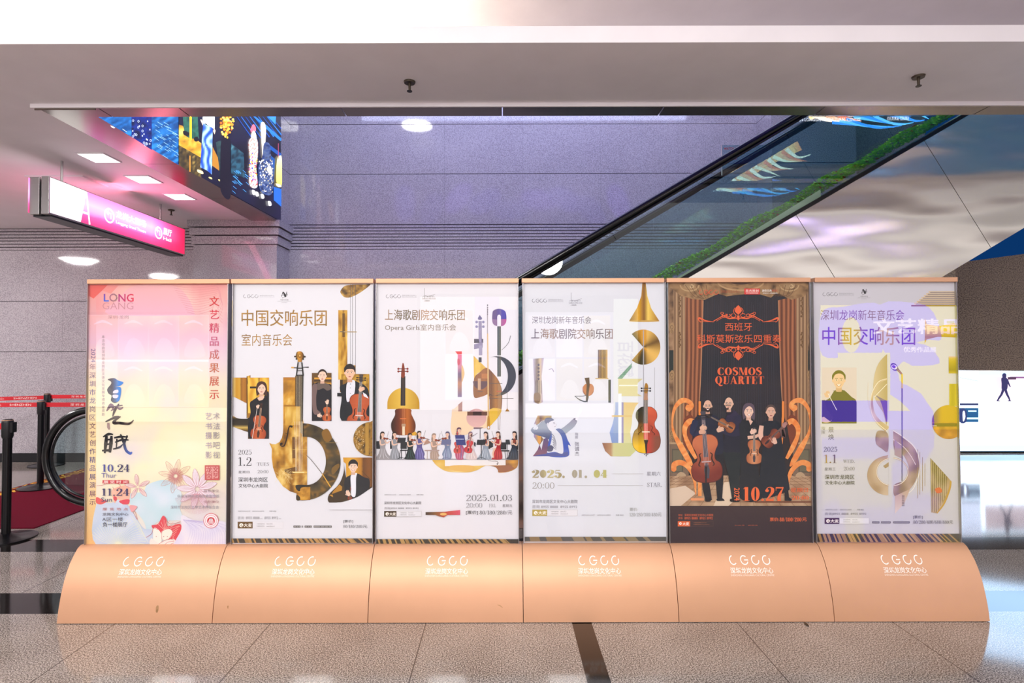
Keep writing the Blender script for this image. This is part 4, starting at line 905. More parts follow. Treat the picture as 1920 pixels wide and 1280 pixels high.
def sheet4(c):                                      # conductor with raised arm, horn and red violin
    c.fr(970, 510, 2.4615)
    c.rect(0, 40, 714, 1262, 'dfe1e8')
    centre_logo(c, 67, 123, 70, 17, '7a7884', 2); centre_name(c, 142, 124, 212, 138, '9694a0')
    opera_mark(c, 238, 94, 56, '7a7888')
    tg = lambda x, y: mixc('4c4560', '9a7a62', .5+.5*math.sin(x*.04+2))
    c.t('深圳龙岗新年音乐会', 68, 204, 341, 238, '5c566e', 0); c.t('上海歌剧院交响乐团', 64, 260, 440, 308, tg, .01)
    horn = hgrad([(516,'8a5c16'),(560,'e0a82a'),(588,'7a4c0c'),(600,'f4d260'),(655,'a06c16')])
    c.poly([(577,48),(592,48),(600,110),(618,168),(655,225),(516,225),(552,165),(572,110)], horn, (), 9); c.el(586, 226, 70, 4, 'c8a050')
    def disc(x, y):
        a = math.atan2(y-346, x-581); t = abs(math.sin(a*1.5+.6))
        return mixc('2c2a14', 'd89a28', t) if x < 600 else mixc('6a4a12', 'e6b85a', t)
    c.poly(ell(581,346,79,81,0,50,-132,132)+[(581,346)], disc, (), 8); c.rect(580, 268, 584, 640, 'a8a8ae'); c.rect(632, 440, 635, 640, 'c0c0c6')
    c.poly([(462,490),(528,420),(528,440),(478,498)], '77a088') 
    c.rect(372, 358, 416, 492, hgrad([(372,'4c3c5a'),(388,'c89c48'),(400,'6a5430'),(416,'d8b068')]), 9); c.rect(384,358,388,492,'2c2434')
    c.rect(360, 488, 420, 493, 'c8ac70')
    # trumpet fragment and valves
    c.poly([(72,400),(122,396),(112,480),(116,560),(118,600),(96,608),(74,600),(78,520)], hgrad([(72,'b8b4d4'),(92,'6a5a4a'),(104,'c8b490'),(122,'a89cc8')]), 8)
    for y in (428,444,460,476,492): c.el(98,y,5,6,'3a3448')
    for x in (84,92,100,108): c.rect(x,500,x+3,560,'4a4030')
    c.sp([(78,560),(104,560),(104,598),(80,598)], '7a5a2a'); c.ln([(146,450),(160,446),(168,460)], 3, '8a80a8', True)
    c.el(327, 544, 26, 27, 'a0623c', 0, 24); c.sp([(301,540),(315,516),(345,518),(353,544),(330,572)], 'c07a48'); c.poly([(310,488),(332,486),(334,520),(324,600),(316,598),(320,520)], '4a3428')
    c.ln([(265,572),(290,590),(318,596),(326,570),(300,572),(265,572)], [2,5,6,4,2,2], '2c3a44', True)
    # J shapes
    c.rect(420, 496, 432, 602, '3c4438'); c.poly([(466,492),(578,492),(555,512),(555,560),(575,572),(466,572)], 'd8cf9a'); c.rect(470,520,555,526,'eceee0')
    c.poly([(470,600),(560,602),(545,620),(530,660),(528,700),(520,740),(530,800),(545,830),(470,830)], lambda x,y: mixc('dcbc7c','d8dca8',(y-600)/220), (), 20)
    c.poly([(452,600),(480,600),(480,788),(436,788),(426,740),(440,700),(452,640)], lambda x,y: mixc('a8b8e0','7e98cc',(y-600)/180), (), 20)
    c.rect(466, 560, 481, 788, 'f0f2fa'); c.rect(481, 600, 490, 788, '8e86b8')
    c.poly([(391,788),(545,788),(560,810),(520,850),(432,850),(405,825)], hgrad([(391,'8a5634'),(434,'b88a58'),(436,'ccc890'),(560,'c8cc8c')]), 12)
    c.rect(436, 660, 530, 668, 'd8b878')
    # red and gold violin
    c.fr(980, 740, 7.111)
    O = [(1650,158),(1720,165),(1780,220),(1790,300),(1758,370),(1770,440),(1812,490),(1838,600),(1820,700),(1750,765),(1650,780)]
    P = smooth(O,5,False); L = [(3300-x, y) for x, y in P[::-1]]
    c.poly(L+[(1650,158)], lambda x,y: mixc('2c2e22','4a3a20',(y-160)/200) if y < 380 else mixc('7a5422','f0c020',(y-420)/260), (), 40)
    c.poly(P, lambda x,y: mixc('e0623a','a8402a',(y-160)/300+nz(x*.01,y*.01)*.4) if y < 560 else mixc('d03a2c','8a4a34',(x-1650)/120), (), 40)
    c.ln(P, 5, '5a2a1a'); c.ln(L, 5, '4a3416')
    c.poly([(1618,-60),(1668,-60),(1668,380),(1610,380)], hgrad([(1610,'8a8480'),(1630,'2c2c30'),(1650,'5a5650'),(1668,'1c1c20')]), 14); c.rect(1614,380,1668,590,'e04a3a')
    for x in (1624,1638,1650,1662): c.ln([(x,-60),(x,600)], 3, 'f0e0d0')
    c.rect(1592, 486, 1694, 500, 'f4e8d0')
    for k in (-1, 1): c.ln([(1650+k*50,410),(1650+k*80,430),(1650+k*70,480),(1650+k*110,520),(1650+k*95,535)], [4,7,8,8,5], '2c1a12', True)
    c.poly([(1614,600),(1676,600),(1660,660),(1658,760),(1640,790),(1630,660)], '2a1c14'); c.el(1623,793,7,7,'2c2c30'); c.el(1667,793,7,7,'2c2c30'); c.rect(1640,780,1650,820,'2c2c30')
    c.fr(970, 510, 2.4615)
    c.poly([(586,552),(600,552),(603,590),(583,590)], 'b88a6a'); c.sp([(586,530),(592,512),(600,516),(604,532),(600,556),(586,556)], 'a8761c')
    for y in (536, 548): c.ln([(572,y),(614,y)], 3, '3a3a40'); c.el(573,y,4,4,'2a2a30'); c.el(613,y,4,4,'2a2a30')
    # conductor
    c.fr(980, 740, 7.111)
    c.poly([(150,390),(200,275),(385,275),(385,330),(280,380),(200,500),(280,590),(225,670),(150,560)], hgrad([(150,'8a78b8'),(200,'c8a050'),(240,'6a4438'),(290,'b89850'),(385,'a08a50')]), 30)
    c.poly([(135,818),(200,730),(225,660),(250,735),(280,590),(330,560),(360,690),(330,818)], lambda x,y: mixc('5a4470','7a4058',(y-600)/200), (), 30)
    c.sp([(108,470),(150,420),(220,380),(330,330),(380,400),(390,500),(380,600),(300,570),(210,540),(150,520)], lambda x,y: mixc('98a0ac','4c5478',(y-440)/120), 40)  # dark suit coloured with the pale wash of the mirrored board
    c.poly([(195,548),(245,548),(245,620),(225,665),(200,625)], 'd89a3c')
    hand(c, 175, 432, 42, -40, 'dfe2ea'); c.ln([(150,470),(250,350),(435,315)], [7,6,4], 'cfd2da')
    c.sp([(500,470),(560,420),(620,370),(690,310),(725,350),(690,420),(620,480),(560,520)], lambda x,y: mixc('8e8698','9aa4ae',(y-320)/150), 30)
    c.poly([(690,310),(722,345),(712,352),(676,320)], '5a5668')
    c.ln([(716,340),(745,250),(775,160)], [34,26,8], 'ecebf2'); 
    for k in range(4): c.ln([(745+k*6,260),(768+k*7,215),(784+k*3,165+k*14)], [9,8,4], 'eae9f2')
    c.sp([(330,740),(350,600),(390,500),(460,450),(520,460),(570,520),(600,600),(640,680),(605,670),(605,818),(345,818)], lambda x,y: mixc('5a6898','2a4cb0',(y-480)/160), 30)
    c.poly([(140,818),(605,818),(605,760),(400,770),(200,800)], '3a4690')
    c.sp([(380,420),(450,470),(510,540),(535,640),(535,780),(430,760),(325,768),(360,690),(390,560)], 'dcdde4', 0, 4)
    for k in range(6): c.ln([(390+k*4,520+k*34),(420,560+k*30),(450,650+k*16)], [12,10,3], '8a8a98', True)
    c.sp([(335,690),(380,670),(410,700),(390,750),(330,750)], '4a4a68')
    # the head, turned right and up
    c.sp([(330,350),(400,330),(440,375),(445,430),(420,450),(430,480),(370,480),(330,420)], 'e2e0e6'); c.sp([(290,350),(310,310),(370,305),(420,335),(380,350),(350,370),(340,410),(318,395)], '6c7088')
    c.el(333, 392, 14, 20, 'd4d2da'); c.ln([(405,372),(428,368)], 6, '6a6a80'); c.ln([(412,385),(430,383)], 5, '3c3c50'); c.ln([(420,425),(440,420)], 5, '9a8a98'); c.ln([(440,380),(452,404),(438,410)], 4, 'b8b4c0')
    c.vt('指挥', 694, 500, 740, 588, '7a7688'); c.vt('张诚杰', 692, 622, 756, 818, '5a566a')
    # dates, foot
    c.fr(970, 510, 2.4615)
    gg = lambda x, y: mixc('b8aa68', '8a8470', .5+.5*math.sin(x*.06)) if x > 240 else mixc('9a8c66','c0b47a', .5+.5*math.sin(x*.05))
    c.sf('2025', 67, 912, 205, 948, gg, 1.9); c.el(213, 944, 6, 6, 'a89a78'); c.sf('01', 250, 912, 302, 948, 'a8a08c', 1.9); c.el(316, 944, 6, 6, 'a8a08c'); c.sf('04', 350, 912, 417, 948, 'b8b46a', 1.9)
    c.rect(438, 929, 582, 931, 'c8c6c8'); c.t('星期六', 597, 920, 661, 939, '8c8a94'); c.sf('20:00', 68, 970, 172, 998, '8a8478', .55); c.rect(186, 982, 580, 984, 'c0bec0'); c.sf('STAR.', 597, 971, 668, 990, '7a7880', .6)
    c.t('深圳市龙岗区文化中心大剧院', 68, 1049, 278, 1066, '7c7a82'); c.t('咨询 8955 8888  8955 8992', 68, 1074, 276, 1089, '9a98a0')
    ticket_box(c, 69, 1095, 277, 1124, 'b8a24a')
    for x0, x1, s in ((296,356,'龙岗文化中心公众号'),(368,430,'龙岗文化中心视频号'),(454,490,'购票 微信')): c.t(s, x0, 1117, x1, 1124, 'a09ea4')
    c.t('票价:', 518, 1086, 556, 1102, 'a0a09c'); c.sf('120/280/380/480', 517, 1110, 646, 1126, '8a8a84', .8); c.t('元', 648, 1109, 665, 1126, '8a8a84')
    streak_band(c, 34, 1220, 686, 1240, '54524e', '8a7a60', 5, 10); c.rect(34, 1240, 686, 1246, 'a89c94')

def sheet5(c):                                      # dark theatre, quartet
    c.fr(1240, 510, 2.4615)
    c.rect(20, 40, 726, 1262, '32212a')
    c.rect(30, 40, 700, 1078, blotch(['191c24','241f26','2c252a','1c222a'], .006, 1), 40)
    for k in range(34): c.ln([(195+k*10,110+(k%4)*14),(190+k*10.4,760)], 1.5+(k%3), mixc('2a2a36','3a2e34',(k%5)/5))
    c.rect(30, 740, 700, 940, '281d1e')
    # stage floor
    c.rect(30, 938, 700, 1078, blotch(['8a6448','b08a68','c8a684','a07a58','e0c8a8'], .012, 3), 22)
    for k in range(7): c.rect(30, 948+k*k*2.6+k*3, 700, 949.5+k*k*2.6+k*3, '7a563c')
    for k in range(-8, 24): c.ln([(366+(k-8)*30,938),(366+(k-8)*62,1078)], 1.4, '7c583e')
    c.poly([(30,1000),(110,985),(160,1020),(90,1078),(30,1078)], 'dcc4ac'); c.poly([(290,970),(345,960),(352,1040),(310,1078),(240,1078)], 'e4ccb0'); c.rect(430,1056,700,1064,'7a4a34')
    # gilded walls and pilasters
    for fl in (0, 1):
        mx = (lambda x: x) if not fl else (lambda x: 732-x)
        def pr(x0, y0, x1, y1, col, g=0): c.rect(min(mx(x0),mx(x1)), y0, max(mx(x0),mx(x1)), y1, col, g)
        pr(32, 40, 62, 940, blotch(['4a3424','8a6848','b08c6a','6a4c34'], .03, 5+fl), 14)
        pr(56, 60, 118, 940, (lambda x, y: mixc('6a4c34','c09c74', .5+.5*math.sin(mx(x)*.38))), (5, 60))
        pr(36, 360, 56, 480, '232a26')
        for y0, n in ((100, 14), (280, 9)):
            for k in range(n): c.el(mx(84+3*math.sin(k*2)), y0+k*8, 4+2*math.sin(k*3.1), 5, '6e4f2c', 20*k, 8)
        for y in (250, 470, 740): 
            c.sp([(mx(36),y),(mx(50),y-18),(mx(60),y),(mx(54),y+26),(mx(40),y+30)], 'a8855c'); c.ring(mx(48), y+4, 7, 9, 2, '5a4028', 12); c.ring(mx(48), y+22, 5, 6, 2, '5a4028', 12)
        pr(34, 785, 126, 940, '7c6450'); pr(34, 785, 126, 793, 'b89a74'); pr(48, 815, 100, 925, '5c5444'); pr(54, 822, 94, 918, '6e6650')
        c.sp([(mx(70),940),(mx(86),922),(mx(104),926),(mx(112),940)], 'b89a78')
        # curtain
        def cur(x, y):
            u = mx(x); k = (u-118)/(72) ; return mixc('5a2f1c', 'b5724a', .5+.5*math.sin(u*.30+.004*y*(1+k)+nz(u*.04,y*.004)*1.5))
        P = [(110,110),(193,130),(188,300),(182,480),(172,640),(140,760),(118,800),(100,690),(112,400)]
        c.poly([(mx(x),y) for x, y in P], cur, (), (5, 34))
        c.sp([(mx(x),y) for x, y in ((104,680),(140,660),(150,720),(128,820),(98,780))], '7a3a22')
        c.ln([(mx(193),130),(mx(188),300),(mx(182),480),(mx(172),640)], 2.5, 'c8926a', True)
    # pelmet
    c.poly([(32,48),(696,48),(696,62),(660,112),(600,128),(530,96),(505,118),(440,98),(360,104),(300,112),(262,100),(200,128),(150,126),(90,110),(40,70)], blotch(['4a3420','8a6844','a8845a','6a4c30'], .03, 2), (), 14)
    c.ring(366, 44, 110, 44, 8, 'b89468', 40, 0, 180); c.ring(366, 44, 74, 28, 6, 'a07c50', 40, 0, 180); c.el(366, 40, 54, 18, '5a4030')
    for mxx in (130, 590): c.ring(mxx, 60, 46, 30, 6, 'b8986c', 24, 0, 180); c.el(mxx, 62, 28, 16, 'a88860'); c.ring(mxx+10, 66, 9, 9, 3, 'd8bc90', 12)
    for k in range(5): c.ln([(110+k*24,60),(150+k*16,110),(190+k*6,122)], 2, '5a3e26', True); c.ln([(620-k*24,60),(590-k*16,110),(540-k*6,100)], 2, '5a3e26', True)
    # header
    o = 'e8663a'
    centre_logo(c, 172, 82, 92, 22, 'd85a34', 2.6); c.t('深圳龙岗文化中心', 272, 83, 362, 96, 'a8502e')
    c.rect(382, 76, 454, 103, 'd83a34'); c.t('吴氏策划', 388, 80, 448, 92, 'f4e6dc', .02); c.t('WU PROMOTION', 390, 94, 446, 100, 'f4e6dc', .02)
    c.t('迷你古典', 464, 80, 508, 91, 'ece4dc', .03); c.t('MUSIC', 510, 81, 536, 90, 'c04030', .02); c.t('mini classic', 468, 93, 536, 100, 'ece4dc', .02)
    # ornaments
    def orn(cy, v):
        q = lambda x, y: (354+x, cy+y*v)
        for k in (-1, 1):
            c.ln([q(k*114,28),q(k*92,16),q(k*70,4),q(k*48,0)], [4,3,5,3], o, True); c.ln([q(k*100,28),q(k*80,16),q(k*60,8),q(k*40,8)], 2, o, True)
            c.ln([q(k*112,32),q(k*150,26),q(k*180,14),q(k*182,24),q(k*172,34)], [1.5,5,9,4,2], o, True); c.ln([q(k*112,32),q(k*160,30),q(k*178,30)], 2, o, True)
            for cx, r in ((22,13),(46,11),(64,13)): c.ring(q(k*cx,2)[0], q(0,2)[1], r, r*.8, 3.4, mixc(o,'8a3a22',.15), 16, 20 if k > 0 else -60, 330 if k > 0 else 250)
            c.ln([q(k*6,14),q(k*26,14),q(k*44,16),q(k*60,8),q(k*76,-2)], [4,8,5,4,2], o, True); c.ring(q(k*74,-8)[0], q(0,-8)[1], 8, 6, 2.4, o, 12)
            c.sp([q(k*4,-6),q(k*16,-18),q(k*12,-32),q(k*3,-42),q(k*5,-22)], o); c.ln([q(k*18,-4),q(k*22,-20),q(k*14,-34)], 2.5, o, True)
        c.sp([q(-4,-4),q(-7,-22),q(0,-46),q(7,-22),q(4,-4)], o); c.sp([q(-6,4),q(0,26),q(6,4)], o); c.ln([q(-12,12),q(0,20),q(12,12)], 3, o, True)
    orn(198, 1); orn(362, -1)
    c.t('西班牙', 293, 233, 417, 271, o); c.t('科斯莫斯弦乐四重奏', 163, 288, 552, 327, o)
    c.sf('COSMOS', 256, 440, 463, 475, o, 1.45); c.sf('QUARTET', 246, 480, 473, 516, o, 1.45)
    # orange scrolls either side
    c.fr(1250, 730, 5.564)
    oc = lambda x, y: mixc('e8803a', 'f6b068', nz(x*.03, y*.03)+.4)
    for fl in (0, 1):
        m = (lambda x: x) if not fl else (lambda x: 1552-x)
        S = lambda P, Wd: c.ln([(m(x), y) for x, y in P], Wd, oc, True, 8)
        S([(215,215),(258,170),(225,122),(150,118),(80,200),(56,340),(76,460),(150,600),(230,740),(270,800)], [46,48,44,56,34,16,30,62,56,10]); c.el(m(222),190,30,32,oc,0,20)
        S([(290,345),(240,330),(190,390),(190,480),(240,600),(305,720)], [56,60,54,40,52,30])
        S([(72,830),(80,780),(140,760),(205,790),(260,860),(290,960),(300,1095)], [50,60,56,52,46,30,6]); c.el(m(72),826,28,30,oc,0,20)
        c.rect(min(m(330),m(354)), 122, max(m(330),m(354)), 300, 'ee8c40')
        if not fl: c.rect(325, 940, 362, 1110, oc, 40); c.rect(250, 1130, 385, 1156, 'e89a68')
        else: c.poly([(m(330),290),(m(356),290),(m(362),610),(m(345),560)], 'ee8c40')
    # the four musicians
    dk, nv = '191a24', '1c1f3c'
    # cellist
    c.poly([(360,920),(430,900),(470,1150),(400,1155),(375,1040)], dk); c.poly([(510,640),(600,640),(585,1000),(575,1150),(525,1150),(505,900)], '15161e'); c.sp([(398,1150),(420,1128),(458,1140),(452,1164),(405,1166)], '14141a'); c.sp([(522,1135),(570,1128),(600,1150),(590,1158),(525,1158)], '121218')
    c.sp([(290,300),(360,270),(480,262),(550,310),(575,420),(590,640),(500,680),(330,640),(262,460)], '191d33', 0, 4)
    c.ln([(300,320),(272,440),(350,470)], [60,70,40], '1e2444', True); c.ln([(530,320),(520,420),(400,420)], [60,70,40], '191d30', True)
    face(c, 426, 170, 50, 'e2b498', '2c2424', 'bald', 0, 'a85a52', '2c2220', True, True)
    c.poly([(385,262),(430,290),(478,258),(470,285),(390,285)], '171a2c')
    fiddle(c, 408, 715, -4, 245, lambda x,y: mixc('c87048','7a2c20',(y+.4)*.8+abs(x)*.4), '5a2018', '4a4650', 'c0a8a8', .92)
    hand(c, 372, 400, 38, 80, 'e2b498'); hand(c, 360, 442, 36, 85, 'dca88c'); c.poly([(395,800),(420,800),(415,965),(398,965)], '241c20'); c.rect(404, 955, 412, 1130, '1a1a20')
    # violist
    c.poly([(590,620),(775,620),(760,900),(735,1140),(680,1150),(640,900),(585,660)], '1a2226'); c.sp([(660,1140),(720,1128),(760,1145),(750,1168),(668,1168)], '121218')
    c.sp([(605,330),(640,250),(690,215),(740,250),(780,330),(770,450),(775,640),(690,650),(590,640),(600,480)], lambda x,y: mixc('2b2340','191a2c',(y-280)/200), 40)
    c.ln([(730,270),(760,420),(680,455),(560,430)], [80,80,66,30], '23213c', True)
    face(c, 645, 145, 52, 'e4b89e', '2c2424', 'bald', -.5, 'a85a52', None, True); c.ln([(610,168),(640,163),(668,170)], 7, '2c2220'); c.el(632, 200, 14, 10, '3a2a26')
    c.poly([(600,215),(640,250),(690,215),(690,240),(640,270)], '201a30')
    fiddle(c, 620, 372, -62, 88, lambda x,y: mixc('b8703e','7a3e22',abs(x)*1.4), '5a2c18', '3c3034', 'd0b8a0', 1.55)
    hand(c, 548, 418, 40, 70, 'e4b89e')
    # violinist with long hair
    c.sp([(770,340),(820,310),(900,310),(950,400),(960,560),(900,620),(940,800),(990,1130),(760,1130),(770,800),(760,560)], '191c24', 0, 4)
    face(c, 850, 222, 58, 'ecc4ae', '5a4a58', 'long', .6, 'b05a58', None, False, True); c.poly([(845,300),(895,330),(870,370)], 'e8bca6')
    c.ln([(780,350),(790,470),(860,510)], [60,56,36], '1b1f28', True); c.ln([(840,500),(920,490),(950,470)], [36,32,26], 'e2b49c', True)
    fiddle(c, 908, 648, 0, 124, lambda x,y: mixc('d89466','a85a34',abs(x)*1.4+max(0,-y)*.3), '6a3420', '4a4248', 'e8d0b8', .95)
    hand(c, 892, 440, 36, 60, 'ecc4ae')
    # violinist with tied hair
    c.sp([(985,370),(1040,325),(1130,320),(1180,370),(1195,520),(1230,760),(1270,980),(1250,1060),(1000,1130),(960,1000),(985,700),(1000,520)], '141a26', 0, 4)
    face(c, 1080, 232, 54, 'deae96', '54423e', 'tied', .3, 'a0504e'); c.sp([(1030,330),(1080,350),(1130,325),(1120,370),(1050,375)], '181e2a')
    c.ln([(985,375),(975,470),(1000,520),(1100,555)], [44,52,46,36], 'e6b8a2', True); c.ln([(1190,420),(1215,490),(1210,400)], [40,44,30], '6a4a48', True)
    fiddle(c, 1085, 505, 45, 104, lambda x,y: mixc('9a4c30','5a2418',abs(x)*1.5), '4a1c14', '33242a', 'b89080', 1.1); hand(c, 1122, 540, 36, -20, 'e6b8a2'); hand(c, 1222, 372, 32, 30, 'b0807a')
    c.poly([(1225,1040),(1262,1040),(1270,1120),(1300,1140),(1296,1158),(1225,1156)], '16141c')
    # date line
    o2 = 'f06c38'
    c.t('2024', 700, 1022, 755, 1155, o2, .03, 1, 90); c.sf('10.27', 786, 1014, 1224, 1158, o2, 1.5)
    c.t('星期日', 1288, 1022, 1468, 1068, o2, .01); c.sf('20:00', 1296, 1104, 1478, 1146, o2, 1.2)
    # foot
    c.fr(1240, 510, 2.4615)
    c.rect(34, 1078, 700, 1250, lambda x,y: mixc('3e2a2c','33232b',(y-1078)/150), 40)
    c.t('地址', 76, 1114, 96, 1124, 'd06038'); c.t('深圳市龙岗区文化中心大剧院', 105, 1113, 237, 1125, 'd06038', .01); c.t('咨询', 76, 1128, 96, 1138, 'd06038'); c.t('8955 8888  8955 8992', 105, 1128, 235, 1139, 'd06038', .02)
    c.rect(74, 1147, 238, 1171, '5a3c38'); c.rect(75, 1148, 237, 1170, '3a282b'); c.rect(74, 1147, 131, 1171, 'e0642e'); c.el(86, 1158, 6, 6, 'fff2e6'); c.el(86,1158,2.4,2.4,'e0642e'); c.t('大麦', 96, 1152, 126, 1166, 'fff2e6', .03)
    c.t('大麦客服热线 1010-3721', 146, 1152, 206, 1156, 'b06a48'); c.t('大麦网站地址 www.damai.cn', 146, 1160, 220, 1164, 'b06a48')
    c.t('公众号', 336, 1164, 382, 1168, 'd06038'); c.t('视频号', 396, 1164, 442, 1168, 'd06038')
    c.t('票价:', 498, 1130, 540, 1147, o2, .02); c.sf('80/180/280', 542, 1130, 644, 1148, o2, 1.3); c.t('元', 647, 1130, 667, 1147, o2, .02)

def sheet6(c):                                      # bronze treble clef
    c.fr(1515, 510, 2.4615)
    c.rect(20, 40, 726, 1262, 'd0cdd3')  # paper greyed to paint in weaker light at this end of the row
    centre_logo(c, 67, 94, 70, 17, '7a787c', 2); centre_name(c, 142, 95, 212, 109, '9a989c')
    orchestra_mark(c, 259, 78, 40)
    pg = lambda x, y: mixc('6a3ab0', 'b8923a', .5+.7*math.sin(x*.035+1.2))
    c.t('深圳龙岗新年音乐会', 58, 174, 444, 222, lambda x,y: mixc('7a4a8a','8a7038',.5+.6*math.sin(x*.025)), 0); c.t('中国交响乐团', 66, 252, 494, 336, pg, .012)
    # organ pipes
    for k in range(8):
        y = 88+k*9; x0 = 560-k*11
        c.rect(x0, y, 686, y+7, vgrad([(y,'f0dcb8'),(y+3,'a87848'),(y+7,'6e4624')])); c.el(x0, y+3.5, 4, 4, 'e0c49a')
    c.rect(476,152,686,158,'8a5c34')
    # trumpet bell
    c.poly([(540,214),(548,240),(600,250),(688,232),(688,302),(600,298),(548,310),(538,330)], vgrad([(214,'c89a28'),(260,'f0d050'),(300,'a87818'),(330,'e0b83a')]), (), 12)
    # conductor portrait
    c.clip(64, 430, 224, 698)
    c.rect(64, 440, 224, 698, 'd2c2c4')
    c.sp([(64,610),(100,580),(125,545),(165,545),(200,575),(224,600),(224,698),(64,698)], '2a2030', 0, 4)
    face(c, 142, 498, 32, 'e0b69a', '2c2024', 'tied', 0, 'b05a58', None, False, True); c.poly([(118,545),(142,556),(170,544),(168,570),(120,570)], '2a2030')
    hand(c, 88, 566, 16, 10, 'dcae94'); c.ln([(92,560),(132,636)], 3, 'e8e0d8'); c.sp([(64,670),(100,668),(108,684),(90,694),(64,690)], 'd8b8a8')
    c.ln([(66,590),(72,640),(110,680)], [24,36,22], '33263a', True)
    c.clip()
    c.vt('指挥', 60, 712, 80, 748, '77727c'); c.vt('景焕', 92, 710, 120, 778, '6a646e')
    # clef
    c.fr(1600, 640, 3.765)
    br = lambda x, y: mixc('a8876e', 'ddc6ae', .5+.6*nz(x*.012, y*.012, 3)+.2*math.sin((x+y)*.03))
    br2 = lambda x, y: mixc('7a5e56', 'c4a898', .5+.7*nz(x*.014, y*.014, 6))
    c.poly(smooth([(232,92),(180,150),(150,230),(140,340),(160,420),(210,500),(238,570),(238,92)],5,False), lambda x,y: mixc('c8b098','a88c6c',(x-150)/90), (), 16)
    c.poly(smooth([(150,375),(190,420),(215,500),(238,570),(238,420)],4,False), '6a4a8a')
    c.ln([(236,268),(180,290),(140,360),(128,430),(140,510),(180,570),(240,620)], [6,14,16,20,26,34,44], br, True, 8); c.ln([(236,262),(178,284),(134,356),(121,430),(132,515),(172,578),(238,632)], [3,4,4,4,4,4,4], 'f0e4d6', True, 8)
    c.ln([(104,290),(102,400),(124,500)], 3, 'd8c8c0', True); c.ln([(236,300),(150,390)], 4, 'efe6dc')
    c.sp([(180,628),(158,660),(160,720),(200,755),(242,775),(242,650)], br2, 16)
    c.sp([(280,632),(350,680),(420,740),(455,810),(462,900),(440,980),(400,1040),(360,1060),(290,1090),(290,1010),(360,980),(390,900),(370,830),(330,780),(290,770)], br2, 16)
    c.ln([(280,628),(360,680),(430,745),(462,820),(468,910),(440,1000),(400,1060),(300,1100)], [5,6,6,6,6,5,4,4], 'f4ebe2', True, 8)
    c.ln([(280,690),(350,740),(400,800),(440,870)], 4, 'f0e2d2', True); c.poly([(290,690),(340,740),(350,830),(290,800)], 'a88ca0')
    c.poly(ell(245,945,148,140,0,40,90,262)+[(245,800)]+ell(245,920,85,92,0,30,90,265)[::-1], br, (), 14)
    c.poly([(210,878),(250,850),(250,880),(225,895)], 'a88a6c')
    c.ring(274, 920, 116, 102, 9, 'b08c66', 50); c.ring(274, 920, 113, 99, 4, 'f4ece2', 50)
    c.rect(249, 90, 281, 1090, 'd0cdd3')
    
    c.poly([(293,1090),(400,1040),(360,1140),(293,1215)], lambda x,y: mixc('c8a898','e4d4c8',(y-1060)/150), (), 16)
    for x, y0, y1 in ((452,760,1105),(467,780,1080),(486,815,1055),(503,860,1020)): c.rect(x, y0, x+3, y1, 'a8895c')
    c.sp([(262,165),(275,153),(300,160),(318,190),(346,228),(338,234),(310,208),(285,204),(264,186)], '4a2484'); c.el(287,180,22,17,'e4d8f0',25); c.el(285,178,14,10,'6a3ab8',25); c.ln([(312,200),(344,230)], 5, 'b03a7a')
    c.poly([(339,228),(347,228),(345,985),(340,985)], vgrad([(228,'c8a020'),(330,'5a3a7a'),(500,'4a3a8a'),(985,'4a4440')]), (), 30); c.rect(338,230,348,330,'d8b428')
    for k in range(10): c.rect(341, 1085+k*8, 360, 1088+k*8, '4a3a30')
    # gong, strip, harp
    c.poly(ell(672,568,118,120,0,50,-62,62*0+302)[:0]+ell(672,568,118,120,0,50,60,300), lambda x,y: mixc('c89a28','6a3a6a',max(0,(620-x)/60)) if y < 575 else mixc('e09a38','a86828',nz(x*.02,y*.02)+.5), (), 12); c.rect(556,576,735,600,'5a4020'); c.rect(556,592,588,597,'d8c8a0')
    c.rect(672, 105, 727, 225, vgrad([(105,'d8b0a0'),(125,'c8a82c'),(200,'8a6c1c'),(225,'c8a830')]), 20); c.rect(676, 298, 730, 455, hgrad([(676,'c8b030'),(700,'a89020'),(730,'d8c040')]), 12)
    c.poly([(543,822),(690,985),(660,1090),(590,1212),(548,1205)], lambda x,y: mixc('8a7440','c8a888',nz(x*.02,y*.01)+.45+(y-1000)*.001), (), 18)
    for k in range(16): c.rect(548+k*7, 832+k*8, 550+k*7, 1200-max(0,k-6)*14, '3a3026' if k % 2 else 'd8c8a4')
    c.ln([(686,985),(678,1040),(640,1140),(588,1212)], [12,14,12,8], 'c89a48', True, 6); c.sp([(575,1040),(610,1030),(625,1060),(590,1070)], 'e06a3a')
    # notes
    c.fr(1515, 510, 2.4615)
    c.sf('2025', 71, 806, 136, 828, '4a464a', .75); c.sf('1.1', 72, 842, 134, 880, lambda x,y: mixc('b8983a','5a4468',(x-80)/50), .9) ; c.sf('WED.', 161, 865, 216, 879, '6a666a', .6); c.t('星期三', 76, 901, 126, 915, '77747a', 0, 1.1); c.sf('20:00', 163, 898, 215, 914, '5a565a', .6)
    c.t('深圳市龙岗区', 77, 934, 213, 955, '2c2a2e', .01); c.t('文化中心大剧院', 78, 962, 214, 980, '2c2a2e', .01)
    for x0, x1, s in ((79,134,'龙岗文化中心公众号'),(146,200,'龙岗文化中心视频号'),(225,256,'购票 微信')): c.t(s, x0, 1092, x1, 1099, '8a888c')
    c.t('咨询|8955 8888  8955 8992', 76, 1108, 268, 1122, '8a888c'); ticket_box(c, 76, 1133, 281, 1161, '4a2e3a')
    for x0, x1 in ((295,328),(336,380),(392,468)): c.rect(x0, 1149, x1, 1158, '5a5658'); c.rect(x0+2, 1152, x1-2, 1155, 'a8a4a8')
    c.t('[票价]', 484, 1122, 528, 1138, '4a484c'); c.sf('80/280/480/680/880', 484, 1145, 648, 1160, '4a464a', .9); c.t('元', 650, 1145, 667, 1160, '4a464a')
